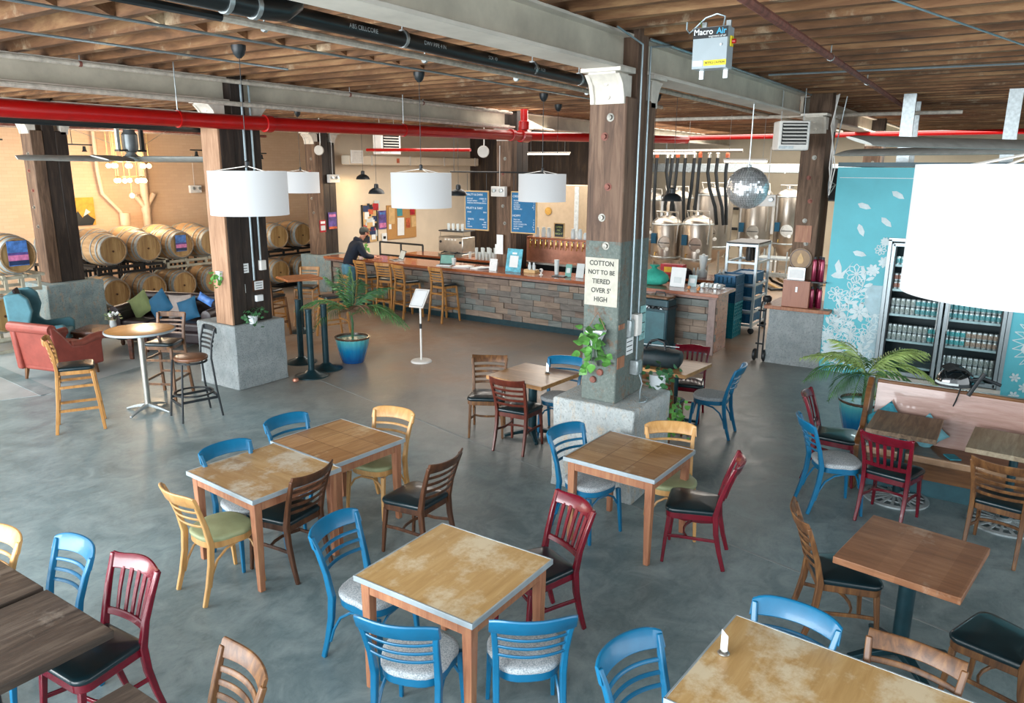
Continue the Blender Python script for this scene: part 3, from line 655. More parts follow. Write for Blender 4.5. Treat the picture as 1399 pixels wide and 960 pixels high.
seat_chair('brown', 3.55, 4.12, 95, 'brown chair tucked in on the near side of the long tiled table', G3)
seat_chair('brown', 4.31, 3.46, 92, 'brown chair standing free behind the central honey table', G3)
seat_chair('redbrown', 6.42, 4.36, 6, 'reddish brown chair on the near side of the table left of the big column', G3)
seat_chair('worn', 7.20, 5.12, -150, 'brown chair at the far left of the table left of the big column', G3)
seat_chair('worn', 4.89, .98, -65, 'brown chair left of the butcher block table at lower right', G3)
seat_chair('worn', 6.66, -.12, -10, 'brown chair at the right edge in front of the pew', G3)
seat_chair('worn', 4.59, -.53, 69, 'brown chair at the right edge showing only its black seat, by the butcher block table', G3)
seat_chair('worn', 3.71, .14, 174, 'brown chair back peeking over the right part of the bottom table', G3)
seat_chair('worn', 1.86, 2.68, 168, 'brown chair back rising from the lower left edge of the picture', G3)
seat_chair('worn', 7.57, 3.16, 4, 'pale brown chair mostly hidden behind the big column and trailing plant', G3)
seat_chair('red', 2.07, 3.93, -177, 'burgundy chair at the dark plank table in the lower left', G4)
seat_chair('red', 4.21, 2.26, 156, 'burgundy chair at the right side of the central honey table', G4)
seat_chair('red', 5.56, 1.57, 104, 'burgundy chair with black seat right of the tan tiled table', G4)
seat_chair('red', 6.82, .72, -10, 'burgundy chair with its back to us at the pew table', G4)
seat_chair('red', 7.80, 1.60, -85, 'burgundy chair beside the pew end, behind the blue chair', G4)
seat_chair('red', 9.14, 3.30, -168, 'burgundy chair at the table with the black bag', G4)
# ================================================================ tables
def leg_table(label, cx, cy, sx, sy, rz, topm, g=None):
    t = thing('dining_table', label, 'table', (cx, cy, 0), R(rz), g)
    part('tabletop', MB().box((0, 0, .735), (sx-.012, sy-.012, .03)), topm, t)
    e = MB(); 
    for s in (-1, 1):
        e.box((s*(sx/2-.004), 0, .735), (.010, sy, .034)); e.box((0, s*(sy/2-.004), .735), (sx, .010, .034))
    part('metal_edge', e, m_alu, t, bevel=.001)
    for s in (-1, 1):
        part('apron', MB().box((s*(sx/2-.045), 0, .68), (.022, sy-.1, .08)), m_tabl, t); part('apron', MB().box((0, s*(sy/2-.045), .68), (sx-.1, .022, .08)), m_tabl, t)
    for a in (-1, 1):
        for b in (-1, 1): part('leg', MB().sweep([(a*(sx/2-.055), b*(sy/2-.055), 0), (a*(sx/2-.06), b*(sy/2-.06), .35), (a*(sx/2-.06), b*(sy/2-.06), .72)], (1, 0, 0), [.042, .055, .065], [.042, .055, .065]), m_tabl, t, bevel=.004)
    return t
leg_table('worn plain topped table forming the left half of the long table', 3.52, 4.67, .80, .88, -4, m_top1)
leg_table('checkered tiled table forming the right half of the long table', 4.32, 4.69, .78, .86, -4, m_top2)
leg_table('honey coloured square table in the centre front', 3.19, 2.52, .82, .86, 0, m_top3)
leg_table('tan tiled square table in front of the white pedestal', 5.48, 2.46, .80, .82, -2, m_top4)
leg_table('big honey table filling the lower right corner with a place card', 3.17, .10, .84, 1.84, -4, m_top3)
def ped_table(label, cx, cy, sx, sy, rz, topm, base='cross', h=.75, th=.045, nm='pedestal_table', postm=None, r=.045, offset=(0, 0)):
    t = thing(nm, label, 'table', (cx, cy, 0), R(rz)); pm = postm or m_iron
    part('tabletop', MB().box((0, 0, h-th/2), (sx, sy, th)), topm, t, bevel=.004)
    part('post', MB().lathe([(r*1.5, h-th-.03), (r*1.5, h-th-.001)], 16).lathe([(r, .04), (r, h-th-.02)], 18), pm, t)
    if base == 'cross':
        b = MB()
        for k in range(4):
            a = R(45+90*k); b.sweep([(.03*math.cos(a), .03*math.sin(a), .075), (.16*math.cos(a), .16*math.sin(a), .055), (.33*math.cos(a), .33*math.sin(a), .018)], (-math.sin(a), math.cos(a), 0), [.075, .06, .045], [.06, .04, .03])
        part('base', b, pm, t, bevel=.006)
    elif base == 'dome': part('base', MB().lathe([(.24, 0), (.24, .012), (.19, .03), (.09, .055), (.05, .09)], 28), pm, t)
    else:
        b = MB()
        for k in range(16):
            a = 2*math.pi*k/16; b.sweep([(.05*math.cos(a), .05*math.sin(a), .035), (.25*math.cos(a), .25*math.sin(a), .012)], (-math.sin(a), math.cos(a), 0), [.02, .028], .012)
        b.lathe([(.25, 0), (.29, 0), (.29, .016), (.25, .022)], 32, cap=False); b.lathe([(.14, .01), (.155, .01), (.155, .026), (.14, .026)], 24, cap=False); b.lathe([(.06, 0), (.06, .05), (.03, .07)], 16)
        part('base', b, plain('pale_cast_iron_base', '#A9B4B6', .5, metal=.3, var=.2) if 'pale_cast_iron_base' not in bpy.data.materials else bpy.data.materials['pale_cast_iron_base'], t)
    return t
ped_table('thick butcher block table on a dark post at lower right', 4.95, .29, .78, .70, -8, m_butch, r=.05)
ped_table('wooden table left of the big column with a small clear sign', 7.13, 4.46, .76, .78, -4, wood('golden_block_top', '#9A7046', '#BC8E5C', '#CDA574', axis=1, rough=.3, plank=(0, .12), bmp=.04), r=.05)
ped_table('wooden table right of the big column carrying a black bag', 8.48, 3.27, .72, .62, -5, bpy.data.materials['golden_block_top'], r=.05)
ped_table('striped weathered table over the pew, left one', 7.66, .66, .68, .58, 0, wood('striped_weathered_top', '#4A3A2E', '#7E6A56', '#A08A70', axis=0, rough=.5, plank=(1, .06), bmp=.15), 'web', r=.035)
ped_table('pale weathered table over the pew at the right edge', 7.60, -.22, .68, .70, -3, wood('pale_weathered_top', '#7E7260', '#A0937C', '#B8AE98', axis=0, rough=.5, plank=(1, .09), bmp=.12), 'web', r=.035)
ped_table('dark plank table at the lower left, nearer one', 1.25, 3.91, .92, .68, 0, m_dkplank, r=.045)
ped_table('dark plank table at the left edge, farther one', 1.25, 4.62, .92, .66, 0, m_dkplank, r=.045)
ped_table('corner of a small weathered table on the bottom left edge', 1.18, 2.77, .70, .70, 0, m_dkplank, r=.045)
ped_table('tall bar table with orange brown top behind the left column', 9.5, 11.15, .68, .62, -20, wood('orange_bar_top', '#8A4E2A', '#B06E42', '#C4845A', axis=0, rough=.25, bmp=.03), 'dome', h=1.05, th=.04)
# round high table
t = thing('round_bar_table', 'tall round table with a steel edge and chrome post in the lounge', 'table', (5.09, 8.99, 0))
part('tabletop', MB().lathe([(.395, 1.042), (.40, 1.05), (.40, 1.068), (.385, 1.072)], 48), wood('round_top_wood', '#A5743C', '#C08C4E', '#D0A064', axis=0, rough=.25, bmp=.03), t)
part('metal_edge', MB().lathe([(.402, 1.038), (.412, 1.045), (.412, 1.066), (.402, 1.07)], 48, cap=False), m_alu, t)
part('post', MB().lathe([(.038, .06), (.038, 1.03)], 18).lathe([(.1, 1.025), (.1, 1.04)], 18), m_steel, t)
for k in range(4):
    a = R(20+90*k); part('foot', MB().sweep([(.02*math.cos(a), .02*math.sin(a), .085), (.18*math.cos(a), .18*math.sin(a), .055), (.32*math.cos(a), .32*math.sin(a), .012)], (-math.sin(a), math.cos(a), 0), [.05, .04, .03], [.045, .03, .02]), m_galv, t, bevel=.004)
# ================================================================ bar stools
def stool(label, fr, st, metal=False, round_=False):
    t = thing('bar_stool', label, 'bar stool'); H = .75; k = 1
    P = seat_poly(.20, .18, .20, -.19, .07) if not metal else [(.2*math.cos(2*math.pi*i/24), .2*math.sin(2*math.pi*i/24)) for i in range(24)]
    if not metal: part('seat_frame', MB().prism([(x*.95, y*.95) for x, y in P], H-.06, H-.01), fr, t, bevel=.004)
    part('seat', MB().pad(P, H-.012, H+.03, .012), st, t, smooth=60)
    a = .026 if metal else .036
    for s in (-1, 1):
        pts = [(s*.205, -.26, 0), (s*.195, -.215, .35), (s*.175, -.185, H), (s*.178, -.20, H+.18), (s*.185, -.25, H+.36)]
        part('leg', MB().sweep(pts, (1, 0, 0), a, a) if not metal else MB().tube(pts, .013, 8), fr, t, bevel=0 if metal else .005)
        q = [(s*.205, .235, 0), (s*.19, .2, .4), (s*.175, .17, H-.03)]
        part('leg', MB().sweep(q, (1, 0, 0), a, a) if not metal else MB().tube(q, .013, 8), fr, t, bevel=0 if metal else .005)
    part('top_rail', MB().panel(-.19, .19, lambda x: H+.30, lambda x: H+.37, lambda x, z: -.235-.03*(1-(x/.19)**2)-.03, .018, 10), fr, t)
    for z in (.245, .19, .135, .08): part('back_slat', MB().panel(-.178, .178, lambda x, z=z: H+z, lambda x, z=z: H+z+.026, lambda x, z: -.19-.03*(1-(x/.19)**2)-.05*max(0, (z-H-.05))/.25, .012, 8), fr, t)
    for z, o in ((.27, 0), (.55, -.02)) if not metal else ((.25, 0),):
        for s in (-1, 1): part('stretcher', MB().sweep([(s*.19, -.215, z), (s*.19, .215+o, z)], (0, 0, 1), .03, .018), fr, t)
        part('stretcher', MB().sweep([(-.19, .215+o, z-.04 if z < .4 else z), (.19, .215+o, z-.04 if z < .4 else z)], (0, 0, 1), .03, .018), fr, t)
        part('stretcher', MB().sweep([(-.19, -.215-o, z+.03), (.19, -.215-o, z+.03)], (0, 0, 1), .03, .018), fr, t)
    if metal:
        part('foot_ring', MB().lathe([(.215, .30), (.235, .30), (.235, .32), (.215, .32)], 32, (0, 0, 0), cap=False), fr, t)
        part('seat_ring', MB().lathe([(.17, .70), (.19, .70), (.19, .72), (.17, .72)], 28, cap=False), fr, t)
    return t
m_stoolw = wood('light_stool_wood', '#8A5E30', '#A87840', '#BC8E54', axis=2, rough=.35, bmp=.04)
s1 = stool('light wood bar stool with black seat alone left of the round table', m_stoolw, m_seat); s1.location = (4.30, 9.06, 0); s1.rotation_euler = (0, 0, R(-118))
s2 = stool('brown wood bar stool behind the round table', m_brnl, m_seat); s2.location = (5.62, 9.36, 0); s2.rotation_euler = (0, 0, R(-150-90))
s3 = stool('black metal bar stool with brown seat right of the round table', m_black, wood('brown_stool_seat', '#4E3122', '#704A34', axis=0, rough=.3), True); s3.location = (5.32, 8.32, 0); s3.rotation_euler = (0, 0, R(166-90))
for (x, y, h, lab) in ((11.92, 9.62, -10, 'light bar stool at the bar, nearest the sign stand'), (11.80, 10.50, -16, 'light bar stool at the bar, middle one in front'), (11.86, 11.05, 5, 'light bar stool at the bar just behind the middle one'), (11.86, 11.66, -12, 'light bar stool at the bar next to the standing person')):
    dup(s1, (x, y, 0), R(h-90), lab, 'bar stools along the bar')
for (x, y, h, src, lab) in ((8.95, 11.30, 10, s2, 'dark bar stool left of the tall table with a pale seat edge'), (9.35, 11.85, -75, s1, 'light bar stool on the far side of the tall table, left one'), (10.05, 11.6, -150, s1, 'light bar stool on the far side of the tall table, right one'), (9.55, 10.35, 160, s1, 'light bar stool right of the tall table near the palm')):
    dup(src, (x, y, 0), R(h-90), lab, 'bar stools round the tall table')
dup(s1, (13.45, 13.25, 0), R(-125), 'light bar stool back showing behind the far left end of the bar', None)
# bare table bases standing as posts
for i, (x, y, lab) in enumerate(((7.44, 8.58, 'black post with domed base nearest the left pedestal'), (7.86, 8.72, 'black post with domed base nearest the palm pot'), (7.92, 9.36, 'black post with domed base behind the other two'))):
    t = thing('stanchion_post', lab, 'post', (x, y, 0), 0, 'black posts with domed bases')
    part('base', MB().lathe([(.25, 0), (.25, .014), (.2, .03), (.1, .06), (.055, .1)], 32), m_iron, t)
    part('post', MB().lathe([(.048, .09), (.048, .98), (.052, .985), (.052, 1.02), (.02, 1.022)], 20), m_iron, t)
# sign stand
t = thing('sign_stand', 'white pedestal sign stand on the open floor before the bar', 'sign', (9.05, 7.80, 0), R(33.7-90-25))
part('base', MB().lathe([(.17, 0), (.17, .015), (.155, .03), (.02, .036)], 32), m_white, t)
part('pole', MB().lathe([(.016, .03), (.016, .93)], 12), m_white, t); part('collar', MB().lathe([(.02, .55), (.02, .63)], 12), m_black, t)
fr = part('sign_frame', MB().box((0, 0, 0), (.26, .02, .34)), m_white, t, bevel=.004); fr.location = (0, -.02, 1.04); fr.rotation_euler = (R(-40), 0, 0)
part('sign_sheet', MB().box((0, -.0115, 0), (.21, .003, .28)), m_paper, fr)
part('sign_border', MB().box((0, -.0108, 0), (.225, .002, .295)), m_galv, fr)
# ================================================================ pew
t = thing('pew', 'long wooden church pew with pale varnished back at the right', 'bench', (0, 0, 0))
part('seat', MB().box((7.92, -.95, .425), (.48, 3.9, .045)), m_pew, t, bevel=.01)
part('front_edge', MB().box((7.685, -.95, .425), (.03, 3.9, .07)), plain('varnished_light_edge', '#A08064', .2, coat=.6), t, bevel=.01)
b = MB().extr([(0, 0), (.03, 0), (.10, .55), (.07, .56)], (0, 3.9, 0), lambda u, v: (8.1+u, -2.9, .44+v)); part('backrest', b, m_pewback, t, bevel=.004)
part('back_cap', MB().sweep([(8.20, -2.9, 1.0), (8.20, 1.0, 1.0)], (1, 0, 0), .075, .035), m_pew, t, bevel=.01)
part('front_board', MB().box((7.78, -.95, .3), (.03, 3.84, .2)), m_pew, t); part('kick_board', MB().box((7.88, -.95, .1), (.03, 3.84, .2)), plain('teal_kick_board', '#2E5A64', .5), t)
endp = [(7.66, 0), (8.16, 0), (8.30, .5), (8.27, .98), (8.24, 1.03), (8.15, 1.03), (8.05, .92), (7.98, .72), (7.90, .58), (7.72, .53), (7.64, .47), (7.66, .3)]
part('end_panel', MB().extr(endp, (0, .055, 0), lambda u, v: (u, 1.03, v)), m_pew, t, bevel=.012)
part('rear_panel', MB().box((8.19, -.95, .24), (.03, 3.8, .46)), m_pew, t)
def cushion(label, loc, w_, h_, mat, rot, cat='cushion', th=.13):
    b = MB(); n = 10; rs = []
    P = []
    F = []
    for side in (1, -1):
        for i in range(n+1):
            for j in range(n+1):
                u, v = 2*i/n-1, 2*j/n-1; pin = 1-.10*(1-abs(u)**2)*abs(v)**3; pin2 = 1-.10*(1-abs(v)**2)*abs(u)**3
                q = max(0, (1-u*u)*(1-v*v))**.5
                P.append((u*w_/2*pin2, side*q*th/2, v*h_/2*pin))
    o = (n+1)**2
    for i in range(n):
        for j in range(n):
            a = i*(n+1)+j; F.append((a, a+1, a+n+2, a+n+1)); F.append((o+a, o+a+n+1, o+a+n+2, o+a+1))
    b.add(P, F); c = part('cushion', b, mat, smooth=80); c.location = loc; c.rotation_mode = 'YXZ'; c.rotation_euler = rot
    return tag(c, label, cat)
m_tealp = plain('teal_cushion_cloth', '#2F8596', .85, var=.25)
cushion('teal cushion in the corner of the pew behind the striped table', (8.02, .86, .62), .32, .32, m_tealp, (R(12), R(38), R(100)))
cushion('pale teal cushion on the pew behind the middle of the striped table', (8.05, .50, .58), .28, .28, plain('pale_teal_cloth', '#6FA8B4', .85, var=.2), (R(12), R(44), R(92)))
# helmet and bag hanging on the pew
t = thing('bicycle_helmet', 'black bicycle helmet resting on top of the pew back', 'helmet', (8.20, .34, 1.10), R(20))
hb = MB(); rs = []
for k in range(9):
    th = k/8*math.pi/2; ring = []
    for i in range(24):
        a = 2*math.pi*i/24; ring.append((.105*math.cos(th)*math.cos(a)*(1+.0*math.cos(a)), .145*math.cos(th)*math.sin(a), .13*math.sin(th)-.02))
    rs.append(ring)
hb.rings(rs); part('shell', hb, plain('glossy_black_shell', '#0D1518', .12, coat=.8), t)
for k in (-2, -1, 0, 1, 2):
    part('vent', MB().tube([(.035*k, -.11, .055), (.04*k, -.05, .098), (.042*k, .03, .11), (.04*k, .09, .085)], .008, 6), m_dark, t)
part('rim', MB().lathe([(.97, 0), (1.0, .004), (1.0, .022), (.97, .026)], 24, cap=False).xf(Matrix.Translation((0, 0, -.035)) @ Matrix.Diagonal((.106, .146, 1, 1))), m_black, t); part('white_edge', MB().tube([(-.02, .146, -.005), (-.06, .125, -.01), (-.098, .06, -.01), (-.108, 0, -.01)], .009, 8), m_cup, t); t.scale = (1.15, 1.15, 1.3)
for s in (-1, 1): part('strap', MB().tube([(s*.09, -.03, -.02), (s*.07, -.01, -.14), (s*.01, 0, -.24)], .006, 6), m_black, t)
part('visor', MB().extr([(-.09, 0), (.09, 0), (.06, .08), (-.06, .08)], (0, 0, .008), lambda u, v: (u, -.13-v, .0)), m_black, t)
t = thing('bicycle_light', 'black bicycle pump and lamp clipped beside the helmet on the pew', 'bicycle accessory', (8.18, .12, 1.04), R(10))
part('tube_body', MB().tube([(0, .09, -.06), (0, .02, .10), (0, -.02, .17)], .02, 10), m_black, t); part('bracket', MB().tube([(0, .1, .09), (0, -.02, .12), (0, -.16, .07)], .016, 8), m_black, t)
# ================================================================ lounge furniture
def blob(t, name, rings_, mat, sub=2, smooth=80):
    o = part(name, MB().rings(rings_), mat, t, smooth=smooth)
    if sub: s = o.modifiers.new('s', 'SUBSURF'); s.levels = s.render_levels = sub
    return o
def rbox(t, name, c, d, mat, bev=.05, rot=None):
    o = part(name, MB().box((0, 0, 0), d), mat, t, bevel=bev, seg=4, smooth=60); o.location = c
    if rot: o.rotation_euler = rot
    return o
# chesterfield sofa, local facing +Y
t = thing('chesterfield_sofa', 'dark brown buttoned leather sofa with rolled arms in the lounge', 'sofa', (7.57, 12.17, 0), R(-158-90)); t.scale = (.92, 1, 1)
rbox(t, 'base', (0, 0, .20), (2.0, .86, .20), m_leather, .04)
for s in (-.62, 0, .62): rbox(t, 'seat_cushion', (s, .06, .37), (.61, .66, .17), m_leather, .05)
bk = MB(); rs = []
nb = 40
for k in range(nb+1):
    x = -.98+1.96*k/nb; prof = []
    for j in range(14):
        v = j/13; z = .3+.42*v; y = -.26-.08*v
        d = .010*math.cos(x*math.pi/.14+math.pi*(int(v*5) % 2))*math.sin(v*math.pi*5)**2
        prof.append((x, y+d, z))
    for j in range(9):
        a = R(-60+200*j/8+0); prof.append((x, -.40-.075*math.sin(a+R(30))*1.0+(-.0), .74+.07*math.cos(a-R(60))))
    prof += [(x, -.44, .6), (x, -.42, .12), (x, -.3, .12)]
    rs.append(prof)
bk.rings(rs); part('backrest', bk, m_leather, t, smooth=60)
part('back_roll', MB().tube([(-1.0, -.40, .76), (1.0, -.40, .76)], .085, 16), m_leather, t)
for s in (-1, 1):
    rbox(t, 'arm', (s*.93, .0, .36), (.16, .86, .50), m_leather, .03)
    part('arm_roll', MB().tube([(s*.96, -.42, .63), (s*.96, .43, .60)], .10, 18), m_leather, t)
    part('arm_scroll', MB().lathe([(.085, 0), (.095, .012), (.06, .02), (.02, .022)], 18, (0, 0, 0), 'Y').xf(Matrix.Translation((s*.96, .425, .60))), m_leather, t)
for a in (-.9, .9):
    for c_ in (-.36, .36): part('foot', MB().lathe([(.025, 0), (.04, .04), (.035, .1)], 12, (a, c_, 0)), m_brn, t)
for j in range(3):
    for k in range(11):
        part('button', MB().sphere((-.9+.18*k+(.09 if j % 2 else 0), -.255-.02*j, .45+.11*j), .012, 6), m_black, t)
cushion('olive green cushion on the dark leather sofa', (7.28, 12.74, .67), .42, .42, m_green, (R(14), R(36), R(112)))
cushion('blue cushion beside the olive one on the sofa', (7.44, 12.42, .68), .44, .44, m_bluec, (R(14), R(40), R(112)))
cushion('taupe buttoned cushion on the right half of the sofa', (7.62, 12.10, .66), .46, .42, m_grayt, (R(12), R(4), R(112)))
cushion('blue cushion leaning at the right end of the sofa', (7.62, 11.86, .63), .40, .40, m_bluec, (R(16), R(22), R(108)))
cushion('small blue and white striped cushion by the sofa arm', (7.84, 11.66, .80), .32, .15, m_sk, (R(12), R(-25), R(112)))
# coffee table
t = thing('coffee_table', 'dark reddish wood coffee table in the lounge', 'table', (6.42, 12.22, 0), R(-58))
part('tabletop', MB().box((0, 0, .435), (1.05, .62, .04)), wood('dark_coffee_wood', '#3A1E14', '#5A3322', '#6E4430', axis=0, rough=.25, coat=.3), t, bevel=.006)
part('apron', MB().box((0, 0, .385), (.94, .52, .07)), bpy.data.materials['dark_coffee_wood'], t)
for a in (-.45, .45):
    for c_ in (-.24, .24): part('leg', MB().sweep([(a, c_, 0), (a, c_, .36)], (1, 0, 0), [.05, .075], [.05, .075]), bpy.data.materials['dark_coffee_wood'], t)
t = thing('flower_vase', 'small glass vase of white flowers and greenery on the coffee table', 'vase', (6.48, 12.22, .4555))
part('vase', MB().lathe([(.04, 0), (.055, .05), (.045, .11), (.05, .13)], 16), m_cup, t)
fl = MB()
for k in range(60):
    a = random.uniform(0, 6.28); r = random.uniform(.02, .13); z = .13+random.uniform(0, .12); c_ = Vector((r*math.cos(a), r*math.sin(a), z)); d = Vector((math.cos(a), math.sin(a), random.uniform(-.3, .6))).normalized()*.05; s_ = d.cross(UP).normalized()*.016
    fl.add([c_, c_+d*.5+s_, c_+d, c_+d*.5-s_], [(0, 1, 2, 3)])
part('foliage', fl, m_leaf, t, smooth=0)
for k in range(6): part('blossom', MB().sphere((random.uniform(-.07, .07), random.uniform(-.07, .07), .2+random.uniform(0, .06)), .025, 8), m_paper, t)
# coral armchair local facing +Y
def armchair(nm, label, loc, rz, m1, m2, wing=False):
    t = thing(nm, label, 'armchair', loc, rz)
    rbox(t, 'seat_base', (0, 0, .29), (.66, .70, .26), m1, .03)
    rbox(t, 'seat_cushion', (0, .05, .43), (.54, .6, .12), m2, .04)
    H_ = .80 if not wing else 1.12
    rbox(t, 'backrest', (0, -.33, (.2+H_)/2), (.72 if not wing else .62, .12, H_-.2), m1, .03, (R(8), 0, 0))
    if not wing:
        part('back_roll', MB().tube([(-.40, -.42, .80), (.40, -.42, .80)], .075, 16), m1, t)
    for s in (-1, 1):
        if wing:
            pr = [(-.40, .2), (.34, .2), (.36, .56), (.30, .62), (-.05, .58), (-.14, .66), (-.08, .86), (-.12, 1.06), (-.22, 1.14), (-.44, 1.12)]
        else:
            pr = [(-.40, .16), (.38, .16), (.38, .48), (.42, .54), (.36, .60), (.24, .56), (.06, .50), (-.12, .52), (-.26, .70), (-.38, .84), (-.46, .84), (-.44, .6)]
        part('arm', MB().extr(pr, (.10, 0, 0), lambda u, v, s=s: (s*.36-.05, u, v)), m1, t, bevel=.03, seg=3, smooth=60)
        if not wing: part('arm_roll', MB().tube([(s*.37, -.12, .54), (s*.37, .06, .52), (s*.37, .24, .56), (s*.37, .42, .57)], [.045, .055, .062, .062], 14), m2, t)
    for a in (-.3, .3):
        for c_ in (-.33, .3): part('leg', MB().sweep([(a*1.08, c_*1.05, 0), (a, c_, .17)], (1, 0, 0), [.028, .045], [.028, .045]), m_brnl, t)
    return t
armchair('armchair', 'coral red leather armchair with rolled arms seen from behind', (5.33, 11.60, 0), R(14-90), m_coral, m_coral2)
w_ = armchair('wing_chair', 'teal velvet wing chair with a dark throw at the far left', (5.70, 12.78, 0), R(-34-90), m_teal, m_teal, True)
tag(part('throw_blanket', MB().panel(-.15, .13, lambda x: .5, lambda x: 1.17, lambda x, z: -.24-.10*(z-.5)/.6, .03, 6).xf(Matrix.Translation((5.70, 12.78, 0)) @ Matrix.Rotation(R(-124), 4, 'Z')), m_maroon, smooth=60), 'dark throw draped over the teal wing chair', 'blanket')
# ================================================================ plants
def pot(t, r, h, mats):
    part('pot', MB().lathe([(r*.62, 0), (r*.66, .02), (r*.8, h*.35), (r*.93, h*.7), (r*.98, h*.93)], 60, flute=.02, nf=20), mats[0], t, smooth=60)
    part('rim', MB().lathe([(r*.98, h*.92), (r*1.04, h*.95), (r*1.04, h), (r*.95, h*1.0), (r*.93, h*.9)], 48, cap=False), mats[1], t)
    part('soil', MB().disc((0, 0, h*.9), r*.95, 24), m_soil, t, smooth=0)
def glaze():
    m, t, b = newmat('blue_glaze'); v = coords(t); s = N(t, 'ShaderNodeSeparateXYZ'); L(t, v, s.inputs[0])
    n = noise(t, coords(t, (6, 6, 1)), 3, 4); a = N(t, 'ShaderNodeMath', operation='MULTIPLY_ADD'); L(t, n, a.inputs[0]); a.inputs[1].default_value = .12; L(t, s.outputs[2], a.inputs[2])
    c = ramp(t, a.outputs[0], [(.1, col('#0E4A86')), (.28, col('#1478A8')), (.42, col('#4DA9B4')), (.5, col('#8CC4B8'))]); L(t, c, b.inputs['Base Color'])
    b.inputs['Roughness'].default_value = .12; b.inputs['Coat Weight'].default_value = .5; return m
m_glaze = glaze(); m_rim = plain('brown_glazed_rim', '#4E3A2A', .25, var=.3)
def frond(L_, droop, n, wl, fold=.35, seed=0):
    """one pinnate palm frond along +X rising then drooping"""
    rnd = random.Random(seed); b = MB(); pts = []
    for i in range(n+1):
        u = i/n; pts.append(Vector((L_*(u*.92), 0, L_*(.78*u-droop*u*u*1.2))))
    b.tube(pts[::2]+([pts[-1]] if n % 2 else []), .006, 5)
    for i in range(3, n+1):
        u = i/n; p = pts[i]; tg = (pts[i]-pts[i-1]).normalized()
        ll = wl*math.sin(min(1, u*1.05)*math.pi*.86+.25)*rnd.uniform(.85, 1.1)
        for s in (-1, 1):
            d = (Vector((0, s, 0))*.82+tg*.62+Vector((0, 0, -.12-fold*rnd.uniform(.3, 1)))).normalized(); wv = tg*.009+Vector((0, 0, .004))
            m1 = p+d*ll*.5+Vector((0, 0, .02)); e = p+d*ll+Vector((0, 0, -.25*ll*fold))
            b.add([p-wv*.4, p+wv*.4, m1+wv, m1-wv, e], [(0, 1, 2, 3), (3, 2, 4)])
    return b
def palm(label, loc, r, h, fr, stemh, mats, loc_rot=0):
    t = thing('potted_palm', label, 'potted plant', loc, loc_rot); pot(t, r, h, (m_glaze, m_rim))
    part('trunk', MB().tube([(0, 0, h*.85), (.02, 0, h+stemh*.5), (0, .01, h+stemh)], [.022, .018, .014], 9), m_leafd, t)
    for k, (az, el, ln, dr, mi) in enumerate(fr):
        o = part('frond', frond(ln, dr, 26, ln*.36, seed=k).xf(Matrix.Translation((0, 0, h+stemh*.85)) @ Matrix.Rotation(R(az), 4, 'Z') @ Matrix.Rotation(R(-el), 4, 'Y')), mats[mi], t, smooth=0)
    return t
# azimuth 304 = picture right, 124 = picture left, 34 = away
palm('potted palm in a blue glazed pot on the open floor left of the sign stand', (8.42, 8.70, 0), .27, .42,
     [(124, 12, .95, .75, 0), (304, -8, 1.0, .7, 0), (285, 6, 1.0, .85, 0), (140, 40, .75, .4, 0), (115, 60, .70, .2, 0), (95, 48, .75, .3, 1), (320, 28, .85, .6, 1), (215, 5, .7, .8, 2), (180, 12, .8, .9, 0), (30, 30, .8, .5, 1), (250, 18, .7, .8, 2), (350, 20, .8, .6, 0)], .40, (m_leafp, m_leafd, m_stemw))
palm('potted palm with yellow green fronds between the pew and the mural', (9.40, 1.28, 0), .265, .44,
     [(124, -2, .78, .7, 0), (304, -4, .95, .72, 1), (288, -14, .80, .8, 0), (318, 12, .9, .6, 1), (140, -18, .6, .8, 0), (108, 8, .8, .6, 1), (34, 5, .7, .7, 0), (214, -20, .5, .9, 1), (176, -8, .6, .8, 0), (70, 30, .65, .6, 1), (340, 5, .8, .8, 0), (270, -20, .6, .9, 1), (296, 20, .75, .6, 1), (130, 22, .65, .6, 1)], .34, (m_leafp, m_leafy, m_stemw))
def heart(c_, d, n_, s):
    side = d.cross(n_).normalized(); P = []
    for u, v in ((0, 0), (.12, .34), (.38, .46), (.72, .26), (1.05, 0), (.72, -.26), (.38, -.46), (.12, -.34)): P.append(c_+d*u*s+side*v*s+n_*(-.12*abs(v)*s))
    return P
def bush(label, loc, n, spread, drop, ls, mat, nm='potted_plant', pot_=None, cat='plant', front=None, seed=1):
    rnd = random.Random(seed); t = thing(nm, label, cat, loc); b = MB(); st = MB()
    for k in range(n):
        a = rnd.uniform(0, 2*math.pi); r = abs(rnd.gauss(0, .6)); z = rnd.uniform(-drop, spread*.8)*(1 if r > .4 else .6)
        c_ = Vector((spread*r*math.cos(a)*(1-.3*max(0, -z)/max(drop, .01)), spread*r*math.sin(a)*(.6 if front else 1), z))
        d = Vector((math.cos(a), math.sin(a), rnd.uniform(-1.2, .3))).normalized(); n_ = Vector((rnd.uniform(-.6, .2) - .5, rnd.uniform(-.8, .1)-.2, 1)).normalized(); n_ = (n_-d*n_.dot(d)).normalized()
        P = heart(c_, d, n_, ls*rnd.uniform(.6, 1.15)); b.add(P, [tuple(range(8))])
        if k % 5 == 0: st.tube([(0, 0, .0), c_*.5+Vector((0, 0, .04)), c_], .003, 4)
    part('foliage', b, mat, t, smooth=0); part('stem', st, m_leafd, t)
    if pot_: part('pot', MB().lathe(pot_, 20), m_pottery, t)
    return t
t = bush('heart leaved plant hanging in a wall pocket below the cotton sign', (6.04, 3.13, 1.56), 62, .17, .34, .105, m_leaf, 'hanging_plant', front=True)
part('wall_pocket', MB().extr([(-.09, .06), (.09, .06), (.02, -.09), (-.02, -.09)], (.09, 0, 0), lambda u, v: (-.0, u, v)), m_pottery, t)
